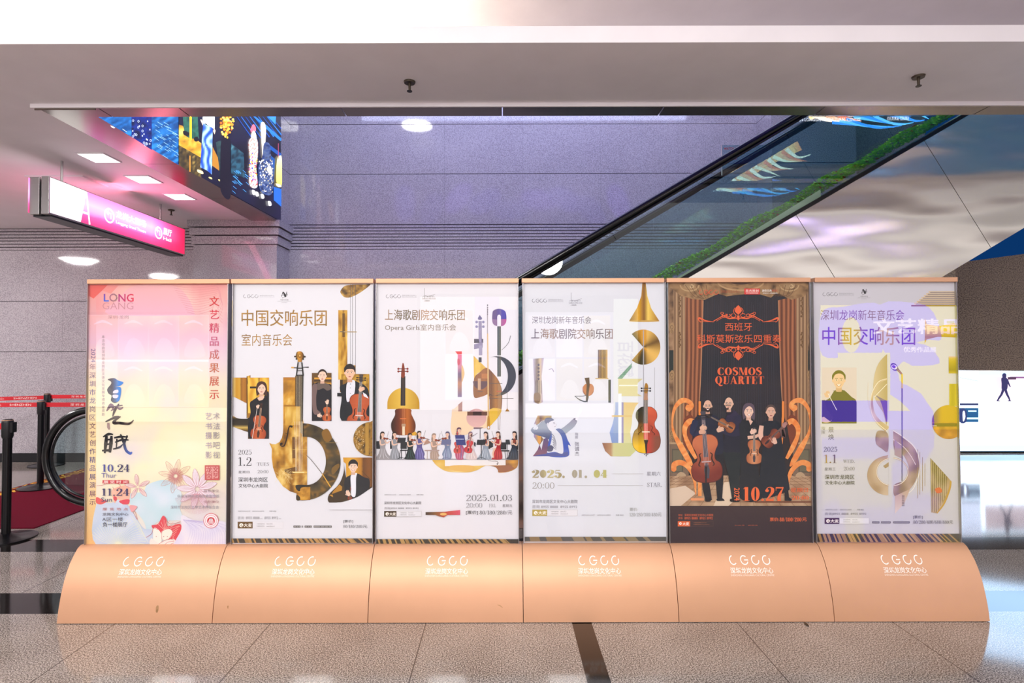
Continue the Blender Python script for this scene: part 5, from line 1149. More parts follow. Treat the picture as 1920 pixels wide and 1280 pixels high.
    streak_band(c, 38, 1206, 700, 1244, '3a2e2c', 'b8905c', 11, 30)

# ------------------------------------------------------------------ pixel of the 1920x1280 sheet -> point on a plane of the place (used to lay out flat artwork)
def ray(u, v): return CAM_R @ Vector(((u-943)/F, (640-v)/F, -1))
def at_y(u, v, Y): d = ray(u, v); return CAM + d*((Y-CAM.y)/d.y)
def at_x(u, v, X): d = ray(u, v); return CAM + d*((X-CAM.x)/d.x)

# ------------------------------------------------------------------ setting
def struct(mb, name, mat, bevel=0, label=None):
    o = mb.build(name, mat, None, bevel); return tag(o, label, kind='structure')
struct(MB().box(-14, 14, -14, 9, -.1, 0), 'floor', M['floor'])
cl = MB()
cl.box(-14, 12, -.19, .62, 3.4, 3.5); cl.box(-14, -3.46, .62, 4.76, 3.4, 3.5)
struct(cl, 'ceiling', M['white'])
struct(MB().box(-14, 12, -1.4, .95, 4.0, 4.1), 'ceiling_upper', M['white'])
struct(MB().box(-14, 12, .80, .86, 3.5, 6.3), 'wall_front', M['white'])
struct(MB().box(-3.3, 12, .86, 5.2, 6.3, 6.4), 'ceiling_void', M['white'])
struct(MB().box(-3.3, -3.2, .86, 4.76, 3.5, 6.3), 'wall_left', M['white'])
# steel soffit round the opening, in panels with open joints
tr = MB(); xs = [-3.0, -2.4, -1.2, 0, 1.2, 2.4, 3.62, 4.82, 6.0, 7.2, 12]
tr.prism([(-3.45,3.36),(-3.45,3.40),(-3.0,3.40),(-3.0,3.36)], .63, .635)
for a, b in zip(xs, xs[1:]): tr.box(a+.004, b-.004, .63, .815, 3.385, 3.41)
struct(tr, 'trim_1', M['trim'])
t2 = MB(); ys = [.63, 1.9, 3.1, 4.3]
t2.add([(-3.45,.63,3.385),(-3.004,.63,3.385),(-3.004,.815,3.385),(-3.11,.815,3.385),(-3.11,1.9,3.385),(-3.45,1.9,3.385)]+[(-3.45,.63,3.41),(-3.004,.63,3.41),(-3.004,.815,3.41),(-3.11,.815,3.41),(-3.11,1.9,3.41),(-3.45,1.9,3.41)],
       [(5,4,3,2,1,0),(6,7,8,9,10,11)]+[(i,(i+1)%6,6+(i+1)%6,6+i) for i in range(6)])
t2.box(-3.45, -3.11, 1.904, 3.1, 3.385, 3.41); t2.box(-3.45, -3.11, 3.104, 4.3, 3.385, 3.41)
struct(t2, 'trim_2', M['trim'])
tl = MB().box(-3.47, 12, .615, .63, 3.372, 3.41); struct(tl, 'trim_3', M['white'])
# back wall: polished granite slabs over a dark joint bed
def slabs(x0, x1, y0, y1, rows, w, name, off=0):
    m = MB(); n = max(1, round((x1-x0)/w)); dx = (x1-x0)/n
    for a, b in rows:
        for i in range(n): m.box(x0+i*dx+(.0007 if n > 1 else 0), x0+(i+1)*dx-(.0007 if n > 1 else 0), y0, y1, a+.004, b-.004)
    return struct(m, name, M['wall'])
rows = [(.125,1.6),(1.6,2.333),(2.333,3.083)] + [(3.083+k*.0453, 3.083+(k+1)*.0453-.004) for k in range(8)] + [(3.446,4.189),(4.189,4.922),(4.922,6.3)]
slabs(-14, -4.26, 4.76, 4.82, rows[:11], 1.12, 'wall_back_left'); slabs(-3.14, 3.73, 4.76, 4.82, rows, 1.12, 'wall_back')
slabs(4.9, 6.2, 4.76, 4.82, rows, 1.05, 'wall_back_right')
struct(MB().box(-14, 6.2, 4.81, 4.9, 0, 6.3), 'wall_bed', M['joint'])
struct(MB().box(-14, 6.2, 4.745, 4.80, 0, .125), 'baseboard_back', M['dark'])
for nm, x0, x1 in (('pillar_left', -4.27, -3.12), ('pillar_right', 3.73, 4.9)):
    m = MB()
    for a, b in [(.12,1.6),(1.6,2.333),(2.333,3.07),(3.42,4.189),(4.189,4.922),(4.922,6.3)] if nm == 'pillar_right' else [(.12,1.6),(1.6,2.333),(2.333,3.07),(3.42,4.189),(4.189,4.922),(4.922,6.3)]:
        m.box(x0, x1, 4.3, 4.80, a+.004, b-.004)
    for k, (a, b) in enumerate([(3.075,3.185),(3.2,3.295),(3.31,3.40)]): m.box(x0-.02*(k+1), x1+.02*(k+1), 4.3-.02*(k+1), 4.78, a, b)
    struct(m, nm, M['wall'])
    struct(MB().box(x0+.01, x1-.01, 4.31, 4.79, 0, 6.3), nm+'_core', M['joint'])
# brown granite wall on the right with its sloping coping
g = MB().prism([(7.045,1.27),(14,1.25),(14,3.86),(7.045,2.945)], 5.3, 5.6); g.box(7.045, 14, 5.36, 5.6, 0, 1.25)
struct(g, 'wall_right', M['brown'])

# ------------------------------------------------------------------ ceiling fittings
def copy_thing(src, loc, label):
    n = src.copy(); COL.objects.link(n); n.location = loc; n['label'] = label
    for ch in src.children:
        d = ch.copy(); COL.objects.link(d); d.parent = n
    return n
LG = 'square downlights in the low ceiling'
dl = empty('ceiling_downlight', (-3.775, 1.76, 3.4), 'small square downlight nearest the camera, above the pink hanging sign', 'light', LG)
MB().box(-.117, .117, -.117, .117, -.006, .004).build('diffuser', M['panel'], dl)
fr = MB()
for a in ((-.13,.13,-.13,-.118),(-.13,.13,.118,.13),(-.13,-.118,-.118,.118),(.118,.13,-.118,.118)): fr.box(*a, -.008, .004)
fr.build('frame', M['white'], dl)
copy_thing(dl, (-3.775, 2.42, 3.4), 'small square downlight in the middle of the three beside the steel trim')
copy_thing(dl, (-3.775, 3.09, 3.4), 'small square downlight nearest the granite pillar, last of the three')
RG = 'round lamps mirrored in the polished granite'
rl = empty('round_ceiling_lamp', (-1.77, 1.37, 6.3), 'large round lamp mirrored as a white ellipse high in the violet wall', 'light', RG)
MB().lathe([(.31,-.03),(.31,.0)]).build('diffuser', M['lamp'], rl, smooth=False)
MB().tube([(.325*math.cos(t*PI/20), .325*math.sin(t*PI/20), -.02) for t in range(40)], .018, 8, True).build('rim', M['steel'], rl, smooth=True)
copy_thing(rl, (-8.1, 2.2, 3.4), 'round lamp mirrored as a white ellipse under the pink sign')
copy_thing(rl, (-7.85, -.1, 3.4), 'round lamp mirrored as a small ellipse above the pink flower stand')
SG = 'ceiling sprinklers'
spk = empty('ceiling_sprinkler', (-.628, .289, 3.4), 'dark pendent sprinkler on the ceiling above the white posters left of centre', 'sprinkler', SG)
MB().lathe([(.036,-.012),(.04,0)], n=20).build('escutcheon', M['bronze'], spk, smooth=True)
MB().lathe([(.008,-.06),(.009,-.01)], n=10).build('stem', M['bronze'], spk)
MB().lathe([(.018,-.068),(.018,-.064)], n=14).build('deflector', M['dark'], spk)
copy_thing(spk, (2.777, .232, 3.4), 'dark pendent sprinkler on the ceiling at the right, above the escalator')
copy_thing(spk, (-4.23, 3.7, 3.4), 'dark pendent sprinkler on the low ceiling behind the pink hanging sign')
v = empty('air_vent', (-4.62, 2.48, 3.4), 'square louvred air vent in the ceiling above the pink sign', 'vent')
vf = MB(); 
for a in ((-.3,.3,-.19,-.165),(-.3,.3,.165,.19),(-.3,-.275,-.165,.165),(.275,.3,-.165,.165)): vf.box(*a, -.012, .004)
vf.build('frame', M['white'], v); MB().box(-.275, .275, -.165, .165, -.001, .004).build('backing', M['dark'], v)
for k in range(8):
    y = -.14+k*.04; MB().add([(-.27,y,-.002),(.27,y,-.002),(.27,y+.028,-.012),(-.27,y+.028,-.012),(-.27,y+.003,0),(.27,y+.003,0),(.27,y+.031,-.009),(-.27,y+.031,-.009)],[(0,1,2,3),(7,6,5,4),(0,4,5,1),(3,2,6,7),(0,3,7,4),(1,5,6,2)]).build('louvre', M['white'], v)
cv = MB().box(-9, -.62, .1, .16, 3.5, 3.53); tag(cv.build('cove_lamp', M['cove']), 'warm cove lamp lying hidden on the ledge at the upper left', 'light')

# ------------------------------------------------------------------ the six stands
UX = -2.586; UP = .9
PAN = [(162.5,426),(436,699),(705.5,971.5),(981.5,1248.5),(1254,1520),(1528,1796.5)]
RAIL = [(163,430),(433,700),(704.5,972.5),(978.5,1245.5),(1250.5,1520),(1528.5,1796)]
TXT = ['pink pastel flower poster on the leftmost tan poster stand', 'white poster with a large gold violin and four portraits on a tan stand', 'white poster with women players in a row on a tan stand',
       'white poster with a conductor raising his arm and a red violin on a tan stand', 'dark theatre poster with four musicians and orange scrolls on a tan stand', 'white poster with a bronze treble clef on the rightmost tan stand']
PROF = [(-.026,.395),(-.05,.383),(-.075,.358),(-.108,.318),(-.132,.276),(-.152,.232),(-.168,.186),(-.181,.138),(-.192,.09),(-.2,.045),(-.205,.004)]
for i, art in enumerate([sheet1, sheet2, sheet3, sheet4, sheet5, sheet6]):
    cx = UX+UP*(i+.5)
    st = empty('poster_stand', (cx, 0, 0), TXT[i], 'poster stand', 'row of poster stands')
    x0, x1 = at_y(PAN[i][0], 770, -.02).x-cx, at_y(PAN[i][1], 770, -.02).x-cx
    z0, z1 = .393, 1.996
    # printed sheet on its board
    def to3(u, v, k, cx=cx):
        p = at_y(u, v, -.008); return (p.x-cx, -.008-k, p.z)
    c = Canvas(to3, 1.4e-5); art(c)
    me = bpy.data.meshes.new('poster'); 
    back = MB().box(x0, x1, -.007, .007, z0, z1)
    po = c.build('poster', M['pr'], st, back, M['carton'])
    bm = bmesh.new(); bm.from_mesh(po.data)
    for co, no in (((x0,0,0),(-1,0,0)),((x1,0,0),(1,0,0)),((0,0,z0),(0,0,-1)),((0,0,z1),(0,0,1))):
        bmesh.ops.bisect_plane(bm, geom=bm.verts[:]+bm.edges[:]+bm.faces[:], dist=1e-7, plane_co=co, plane_no=no, clear_outer=True)
    bm.to_mesh(po.data); bm.free()
    if i != 4 or True:
        gl = MB().box(x0, x1, -.025, -.021, z0, z1).build('glass_pane', M['glass'], st)
    r0, r1 = at_y(RAIL[i][0], 528, -.034).x-cx, at_y(RAIL[i][1], 528, -.034).x-cx
    MB().box(r0, r1, -.034, .034, 1.994, 2.021).build('top_rail', M['tan'], st, .0015)
    for a, b in ((x0-.003, x0), (x1, x1+.003)): MB().box(a, b, -.026, .026, z0, z1).build('side_edge', M['steel'], st)
    MB().box(x0, x1, -.026, .026, .388, z0).build('bottom_channel', M['black'], st)
    h = UP/2-.002
    pts = PROF+[(-a, b) for a, b in PROF[::-1]]
    bo = MB().xprism(pts, -h, h).build('base', M['tan'], st, 0, True)
    # lettering that follows the curve of the base
    def on_base(u, v, k):
        z = .395-v
        for (ya, za), (yb, zb) in zip(PROF, PROF[1:]):
            if za >= z >= zb:
                t = (za-z)/(za-zb); y = ya+(yb-ya)*t; l = math.hypot(yb-ya, zb-za); return (u, y-(za-zb)/l*(.0006+k), z-(ya-yb)/l*(-1)*0+(ya-yb)/l*(.0006+k)*0)
        return (u, -.206, max(.001, z))
    lc = Canvas(on_base, 1e-6); LS = 1.1
    lx = (-.012,-.008,.0,.004,.005,.012)[i]
    lc.fr(0, 0, 1000); lc.fr(-.0+lx, 0, 1000)
    centre_logo(lc, -122, 50, 244, 46, 'f8f2ea', 5)
    lc.build('logo', M['pr'], st)['label'] = 'white ring-letter logo'
    lc = Canvas(on_base, 1e-6); lc.fr(lx, 0, 1000)
    lc.t('深圳龙岗文化中心', -126, 108, 126, 138, 'f8f2ea', .012); lc.t('SHENZHEN LONGGANG CULTURAL CENTRE', -128, 142, 128, 151, 'f4e6d6')
    lc.build('lettering', M['pr'], st)['label'] = 'white centre name lettering'
    if i in (0, 1, 2):
        lc = Canvas(on_base, 1e-6); lc.fr(0, 0, 1000)
        if i == 0: lc.sp([(118,300),(130,296),(133,318),(128,330),(119,328)], 'a8805a'); lc.sp([(120,318),(130,316),(129,332),(121,331)], '94704c')
        elif i == 1: lc.sp([(-370,300),(-362,298),(-364,314)], 'a87a50')
        else: lc.ln([(300,296),(318,302),(330,312)], [2,5,2], 'b88a60', True)
        lc.build('smudge', M['pr'], st)['label'] = 'small brown smudge'

# ------------------------------------------------------------------ hanging lightbox sign
sg = empty('hanging_sign', (-4.12, 1.61, 2.85), 'pink and white lit direction sign hanging from the low ceiling', 'sign')
L = lambda x, y, z: (x+4.12, y-1.61, z-2.85)
def sbox(x0, x1, y0, y1, z0, z1): return MB().box(x0+4.12, x1+4.12, y0-1.61, y1-1.61, z0-2.85, z1-2.85)
sbox(-4.19, -4.12, 1.61, 3.83, 2.835, 3.18).build('casing', M['steel'], sg, .004)
sbox(-4.315, -4.225, 1.63, 3.83, 2.835, 3.18).build('casing', M['steel'], sg, .004)
sbox(-4.225, -4.19, 1.66, 3.80, 2.825, 3.15).build('core', M['dark'], sg)
sbox(-4.30, -4.13, 1.66, 3.80, 2.82, 2.835).build('underside', M['dark'], sg)
for y in (1.86, 3.42): MB().tube([L(-4.2, y, 3.15), L(-4.2, y, 3.4)], .012, 10).build('rod', M['steel'], sg)
def sgn(side):
    X = -4.1185 if side > 0 else -4.3165
    def to3(u, v, k): return L(X+side*k, 1.62+u/1000, 3.17-v/1000)
    c = Canvas(to3, 1e-4); c.fr(0, 0, 1)
    def bgc(x, y):
        t = min(1, max(0, (x-400)/200)); p = vgrad([(0,'ff78c8'),(90,'fba0f4'),(150,'f48cf0'),(220,'f0509a'),(320,'e23870')])(x, y)
        b = math.exp(-((y-150)/60)**2)*.5; p = mixc(p, 'ffe0ff', b)
        return mixc(p, 'e01848', (x-1500)/650)
    c.rect(0, 0, 2190, 320, bgc, 60)
    c.poly([(0,0),(447,0),(380,320),(0,320)], 'ffffff')
    c.ln([(451,5),(500,316)], 20, 'ffffff'); c.ln([(446,5),(372,316)], 18, 'ffffff'); c.rect(400, 205, 480, 226, 'fff0fa')
    c.ring(90, 120, 26, 26, 8, 'd8c0e8', 20, 60, 300)
    for cx, r in ((781,78),(1632,74)):
        c.ring(cx, 160, r, r, 17, 'ffffff'); c.ln([(cx+25,190),(cx+25,135),(cx-25,135)], 14, 'fff4ff'); c.poly([(cx-50,135),(cx-15,108),(cx-15,162)], 'fff4ff')
    c.t('龙岗大剧场', 885, 74, 1392, 152, 'ffffff', .04); c.t('Longgang Grand Theatre', 885, 184, 1392, 226, 'ffffff', .02)
    c.t('展厅', 1728, 76, 1902, 156, 'ffffff', .05); c.t('Hall', 1728, 184, 1890, 222, 'ffffff', .03)
    return c
sgn(1).build('lit_face', M['sign'], sg)['label'] = 'pink and white lit face'
sgn(-1).build('lit_face', M['sign'], sg)

# ------------------------------------------------------------------ LED screen on the left side of the opening
ls = empty('led_screen', (-3.2, .87, 3.4), 'long led screen with blue and gold costume pictures beside the steel trim', 'screen')
MB().box(0, .088, .06, 3.43, 0, 2.75).build('casing', M['dark'], ls)
def to3(u, v, k):
    p = at_x(u, v, -3.108); return (p.x+3.2+k, p.y-.87, p.z-3.4)
c = Canvas(to3, 5e-5); c.fr(160, 200, 4.8); c.clip(100, -400, 1758, 1100)
def blue(x, y): return mixc('043c78', '2a8ae0', .4+.8*nz(x*.006-y*.003, y*.03+x*.016, 3)+.4*nz(x*.03, y*.08, 9))
c.poly([(120,-300),(838,-300),(838,525),(120,95)], blue, (), 16)
c.poly([(415,-200),(598,-200),(598,390),(415,270)], blotch(['070a2a','0a1a5a','102a8a','05061a'], .02, 3), (), 14)
R = random.Random(5)
for k in range(46):
    x, y = 425+R.random()*165, -80+R.random()*440
    if y < 270+(x-415)*.62: c.ring(x, y, 9, 11, 3.5, 'c8d4f0', 10) if k % 2 else c.el(x, y, 5, 8, 'd8e0f8', 0, 8)
for k in range(40):
    x, y = 610+R.random()*220, 120+R.random()*320; l = 10+R.random()*40
    c.ln([(x,y),(x+l,y+l*.6)], 3, '9cd0f8')
c.sp([(222,170),(250,180),(262,192),(240,190)], 'f4f8ff'); c.ln([(330,200),(370,228)], 4, 'c8e4fc')
c.poly([(838,-300),(1758,-300),(1758,1030),(838,525)], blotch(['02020a','0a0a1c','100c2a','06122a'], .006, 2), (), 60)
c.poly([(838,160),(870,170),(940,250),(1040,330),(1040,460),(838,345)], gold(2,'8a5a0c','d8a020','ffe070',.01,.02), (), 24)
c.poly([(838,345),(1040,460),(1040,640),(940,590),(838,525)], blotch(['1a160a','6a5420','2a2410','a88a40'], .02, 7), (), 18)
c.sp([(885,-100),(985,-100),(1015,240),(1010,285),(890,240)], blotch(['1c4a3c','2e6a54','123028'], .02, 3), 20); c.rect(934, -120, 954, 300, 'e8c818'); c.rect(932, 440, 944, 585, 'c88830')
c.sp([(880,215),(930,235),(920,265),(880,250)], '120c08'); c.sp([(975,280),(1008,270),(1008,310),(980,310)], '14100c')
c.poly([(1060,-200),(1165,-200),(1160,200),(1130,190),(1080,150),(1050,160)], 'f4f6fa'); c.ln([(1035,115),(1060,165)], [10,16], 'f0d8c0')
c.poly([(1056,150),(1142,190),(1135,610),(1085,570),(1030,545),(1045,300)], lambda x,y: mixc('1848b8','b8e0fc',.5+.6*math.sin(x*.09+nz(x*.01,y*.008)*5)), (), 14)
c.poly([(1155,190),(1168,215),(1160,250),(1145,220)], 'f0d0b8'); c.poly([(1142,360),(1200,480),(1200,575),(1138,530)], 'b87c20')
c.sp([(1005,565),(1050,580),(1055,605),(1010,590)], 'ffe8b0'); 
for x, y in ((1122,640),(1208,662),(1277,716)): c.sp([(x-16,y-8),(x+8,y-4),(x+16,y+12),(x-8,y+6)], 'f8e490')
c.poly([(1170,320),(1220,300),(1230,520),(1210,700),(1200,540)], blotch(['1a3030','2c4a4a','0c1818'], .03, 4), (), 20)
c.sp([(1225,290),(1300,290),(1310,500),(1300,820),(1215,760),(1210,500)], '0c0610')
for k in range(75):
    a, r = R.random()*6.28, R.random()**.6
    c.el(1270+58*r*math.cos(a), 150+150*r*math.sin(a)*(.9), 8+R.random()*5, 9+R.random()*6, ('f8a018','ffc838','e87010','ffe070')[k%4], 0, 8)
c.poly([(1305,330),(1420,420),(1425,640),(1305,600)], blotch(['123040','2a5a70','0a1c28','4a8090'], .02, 8), (), 20)
for k in range(9): c.ln([(1330+k*40,110+k*2-60),(1500+k*38,290-k*4)], [3,9], ('0a4aa8','1a78e8')[k%2])
c.ln([(1510,85),(1620,180),(1758,300)], [12,26,22], '1878e0'); c.poly([(1630,85),(1710,85),(1705,160)], '2a8af0'); c.ln([(1650,360),(1758,440)], 30, '0c4ca0')
c.poly([(1640,420),(1700,470),(1690,700),(1640,660)], '0f4a98'); c.poly([(1690,720),(1758,740),(1758,900),(1690,840)], '1e60c0')
for k in range(26): x, y = 1310+R.random()*140, 560+R.random()*200; c.ln([(x,y),(x+30,y+26)], 3, '4aa0e8')
# seated and standing figures in embroidered dress
c.sp([(1480,200),(1500,160),(1520,170),(1528,210),(1505,240),(1482,225)], 'e07088'); c.sp([(1485,250),(1508,215),(1530,255),(1528,320),(1490,310)], 'f8ecd8')
c.sp([(1462,330),(1490,280),(1540,300),(1545,430),(1530,540),(1540,720),(1470,700),(1475,500)], lambda x,y: mixc('f8f0e0','d87060' if (int(x/9)+int(y/14))%3==0 else 'f4e8f0',.8), 12)
for k in range(60): c.el(1465+R.random()*75, 420+R.random()*290, 4+R.random()*4, 6+R.random()*5, ('f04838','f8c040','3858c8','ffffff','e878a0')[k%5], 0, 7)
c.sp([(1568,170),(1582,138),(1605,150),(1616,210),(1610,330),(1600,450),(1585,450),(1575,300)], 'fbeede')
c.sp([(1600,330),(1650,340),(1665,480),(1690,620),(1670,780),(1610,790),(1560,740),(1545,560),(1580,470)], blotch(['0c1430','1c3470','5a6a90','0a0c20'], .03, 5), 14)
for k in range(90): c.el(1555+R.random()*125, 480+R.random()*290, 3+R.random()*4, 4+R.random()*5, ('e8e4f0','c8b890','8898c8','f8f4f0')[k%4], 0, 7)
c.sp([(1620,560),(1650,530),(1672,590),(1650,610)], 'f8f0e0')
for x, y in ((1500,770),(1530,785),(1580,805),(1645,870)): c.sp([(x-14,y-20),(x+10,y-16),(x+18,y+16),(x-6,y+20)], 'f6f4fa')
c.sp([(1715,470),(1740,440),(1756,470),(1756,700),(1712,690),(1705,600)], vgrad([(440,'f8f4c8'),(560,'f0e890'),(700,'e8d060')]), 20); c.rect(1722,330,1728,470,'a04060'); c.sp([(1700,690),(1740,700),(1752,720),(1720,720)], 'fff4c0')
c.build('picture', M['led'], ls)
# screen on the near side of the opening, facing the escalator (seen mirrored in its glass)
vs = empty('led_screen', (0, .87, 3.52), 'wide led screen with an orange fish picture, mirrored in the escalator glass', 'screen')
MB().box(-3.05, 7.5, 0, .04, 0, 2.5).build('casing', M['dark'], vs)
def to3(u, v, k):
    p = at_y(u, v, 2*2.9-.915); return (p.x, .045+k, p.z-3.52)
c = Canvas(to3, 1e-4); c.fr(960, 180, 3.2)
def vb(x, y): return mixc('0c0828', '04121c', max(0, min(1, (x-700)/700))+.3*nz(x*.004, y*.006, 2))
c.clip(-1285, -1500, 2980, 752)
c.poly([(-1550,-1300),(3300,-1300),(3300,760),(-1550,760)], vb, (), 120)
c.ln([(1225,560),(1330,490),(1480,410),(1600,350),(1720,290)], [20,70,80,70,80], lambda x,y: mixc('f8d890','e87038',.4+nz(x*.02,y*.02)), True)
for k in range(16):
    x, y = 1240+k*27, 545-k*15; c.ln([(x,y),(x+70,y+25+8*(k%4)),(x+150,y+30+14*(k%3))], [26,14,2], ('f4e8d0','f0b080','e87a50','f8e8d8')[k%4], True)
for k in range(10): c.ln([(1320+k*30,580-k*8),(1450+k*26,590+10*(k%3)-k*5),(1580+k*16,600-k*4)], [12,10,2], ('2080e0','50b0f0')[k%2], True)
c.poly([(1560,500),(1655,515),(1650,555),(1560,548)], '1c70d8')
c.t('SHENZHEN LONGGANG CULTURAL CENTRE', 1120, 560, 1440, 574, 'e8f0ff'); c.t('CULTURAL CENTRE', 1550, 556, 1640, 570, 'e8f0ff')
for k in range(9): c.el(-900+k*230, 250+60*math.sin(k*2), 90, 160, ('2a2260','1e1a50','3a2a6a')[k%3], 20*k, 20)
c.build('picture', M['voidled'], vs)
bs = MB().box(8.2, 17, 8.0, 8.1, 1.5, 7); tag(bs.build('blue_panel', emit('blue_panel_glow', '14509a', .4)), 'dim blue glowing panel far behind the brown granite wall', 'screen')  # plain emissive panel filling the blue gap above the granite

# ------------------------------------------------------------------ video wall at the right, under the granite
vw = empty('video_wall', (7.05, 5.3, 0), 'bright white video wall with a walking figure, under the brown granite', 'screen')
MB().box(0, 6.5, 0, .05, .01, 1.25).build('casing', M['dark'], vw)
def to3(u, v, k):
    p = at_y(u, v, 5.296); return (p.x-7.05, -.004-k, p.z)
c = Canvas(to3, 1e-4); c.fr(1780, 680, 2.557)
c.poly([(44,36),(1700,55),(1700,422),(50,422)], lambda x,y: mixc('dcecff','8cc0f4',max(0,nz(x*.006,y*.02)+max(0,(y-330)/120))), (), 50)
c.poly([(44,38),(1700,46),(1700,62),(120,58)], '7a94a8'); c.rect(50, 40, 140, 205, 'a8b4cc'); c.ln([(50,70),(140,88)], 5, '707890'); c.ln([(56,110),(60,205)], 2, '9098b8'); c.rect(50, 168, 140, 176, 'b0b8cc')
c.rect(50, 194, 140, 204, '141830'); c.rect(46, 216, 140, 284, '082c48'); c.rect(46, 262, 140, 270, '88a8c0'); c.rect(90, 228, 130, 234, '88a8c0'); c.sp([(50,225),(72,220),(84,240),(80,284),(50,284)], '141c3a'); c.sp([(64,238),(72,232),(76,260),(66,280)], 'c8d8f0')
c.poly([(160,66),(1000,76),(1000,186),(160,184)], lambda x,y: mixc('9a8e96','80747e',nz(x*.01,y*.01)+.5), (), 40); c.rect(290, 66, 1000, 74, '4a2c4a'); c.rect(280,68,320,80,'2a1a2a')
# the walking figure
c.el(263, 62, 11, 13, '161430', 0, 14)
c.sp([(250,72),(274,72),(280,100),(274,130),(252,128),(250,100)], '161430'); c.ln([(276,78),(284,100),(292,116)], [9,8,4], '161430')
c.ln([(260,122),(250,150),(238,168),(230,182)], [14,11,9,6], '161430', True); c.ln([(266,122),(276,150),(284,166),(290,182)], [14,11,9,6], '161430', True); c.ln([(226,182),(242,184)], 5, '161430'); c.ln([(280,182),(296,184)], 5, '161430')
for k in range(6): c.rect(420+k*190, 90, 540+k*190, 330, ('6a90b8','9a968e','4a80b8')[k%3])
c.rect(50, 395, 1700, 420, '7a98b4')
c.build('picture', M['wallscreen'], vw)

# ------------------------------------------------------------------ escalator
es = empty('escalator', (0, 1.57, 0), 'escalator with black handrails, glass sides and champagne metal cladding rising right', 'escalator')
S = .588
def rz(x): return 1.06+.13*math.log(1+math.exp(min(60, (S*(x+1.838))/.13)))
DK = [(-3.73,.33),(-3.2,.41),(-2.44,.5),(-1.85,.545),(-1.45,.6),(-1.135,.70),(-.6,.975),(1.626,2.245),(4.208,3.732),(7,5.34)]
def dz(x):
    for (a, b), (c_, d) in zip(DK, DK[1:]):
        if x <= c_: return b+(d-b)*(x-a)/(c_-a)
    return DK[-1][1]
xs = [-3.70+.14*k for k in range(76)]
def rail_path(y): 
    arc = [(-3.7-.42*math.sin(t*PI/40), y, .64+.42*math.cos(t*PI/40)) for t in range(41)][::-1]
    return [(-3.3, y, .235), (-3.5, y, .222)]+arc[:-1]+[(x, y, rz(x)) for x in xs]
for nm, yy in (('near', .05), ('far', 1.33)):
    p = rail_path(yy)
    rr = MB().tube(p, .032, 16).build('handrail', M['rubber'], es, smooth=True)
    q = [(x+(.045 if x < -3.6 else .03 if False else 0), y, z) for x, y, z in p]
    inner = [(-3.5, yy, .275)]+[(-3.7-.365*math.sin(t*PI/40), yy, .64+.365*math.cos(t*PI/40)) for t in range(40, -1, -1)]+[(x, yy, rz(x)-.05) for x in xs]
    MB().tube(inner, .012, 8).build('rail_strip', M['black'], es, smooth=True)
    # glass: rounded end panel, then sloping panels with joints square to the slope
    def sq(x): return (x, rz(x)-.04), None
    endp = [(-3.7-.36*math.sin(t*PI/36), .64+.36*math.cos(t*PI/36)) for t in range(0, 33)]
    bot = [(x, dz(x)) for x in (-3.75,-3.2,-2.6,-2.3)]
    e = endp+[b for b in bot]+[(x, rz(x)-.05) for x in (-2.3,-2.8,-3.3)]
    MB().prism(e, yy-.005, yy+.005).build('glass_panel', M['bglass'], es)
    js = [-2.29, -.6, .98, 2.56, 4.15, 5.75]
    for a, b in zip(js, js[1:]):
        sa = 0 if a < -2 else .36; top = [a+(b-a)*k/6 for k in range(7)]; P = [(x+.003*(1-k/3), rz(x)-.05) for k, x in enumerate(top)]
        ba, bb = a+sa, b+.36; B = [ba+(bb-ba)*k/6 for k in range(7)][::-1]
        P += [(x, dz(x)) for x in B]
        MB().prism(P, yy-.005, yy+.005).build('glass_panel', M['bglass'], es)
# cladding in panels
low = lambda x: max(0, 2.374+.592*(x-4.182))
outline = [(x, dz(x)-.01) for x in [-3.73,-3.2,-2.44,-1.85,-1.45,-1.135,-.6,1.626,4.208,7]]+[(7, low(7)), (4.182, low(4.182)), (.17, 0.003), (-3.73, .003)]
def clip(P, nx, nz_, d):
    o = []
    for i, a in enumerate(P):
        b = P[(i+1) % len(P)]; da, db = nx*a[0]+nz_*a[1]-d, nx*b[0]+nz_*b[1]-d
        if da <= 0: o.append(a)
        if da*db < 0: t = da/(da-db); o.append((a[0]+(b[0]-a[0])*t, a[1]+(b[1]-a[1])*t))
    return o
nx, nzz = math.cos(math.atan(.6)), math.sin(math.atan(.6))
ds = [nx*x+nzz*z for x, z in ((-2.0,.5),(.31,1.45),(1.47,2.12),(2.639,2.802),(3.803,3.476),(4.97,4.17))]
for a, b in zip([-99]+ds, ds+[99]):
    P = clip(clip(outline, nx, nzz, b-.0025), -nx, -nzz, -(a+.0025))
    if len(P) > 2: MB().prism(P, 0, .03).build('cladding_panel', M['clad'], es)
core = [(x, dz(x)-.05) for x in [-3.7,-2.44,-1.45,-1.135,1.626,4.208,7]]+[(7, low(7)+.01), (4.182, low(4.182)+.01), (.2, .003), (-3.7, .003)]
MB().prism(core, .03, 1.36).build('truss', M['dark'], es)
m = MB()
for a, b in zip(DK, DK[1:]):
    pass
m.prism([(x, dz(x)+.004) for x in (-3.73,-3.2,-2.44,-1.85,-1.45,-1.135,-.6,1.626,4.208,7)]+[(x, dz(x)-.035) for x in (7,4.208,1.626,-.6,-1.135,-1.45,-1.85,-2.44,-3.2,-3.73)], -.006, .16); m.build('deck_strip', M['black'], es)
m = MB(); m.prism([(x, dz(x)+.002) for x in (1.25,1.626,2.9)]+[(x, dz(x)+.008+.036*(x-1.25)) for x in (2.9,1.626,1.25)], .060, .070); m.build('reflection_wedge', M['cream'], es)  # added wedge standing in for a cream reflection in the glass
st = []; x = -1.6
while x < 6.6: st += [(x, dz(x)-.12), (x+.34, dz(x)-.12)]; x += .34
MB().prism(st+[(x, dz(x)-.5), (-1.6, dz(-1.6)-.5)], .2, 1.2).build('steps', M['steel'], es)
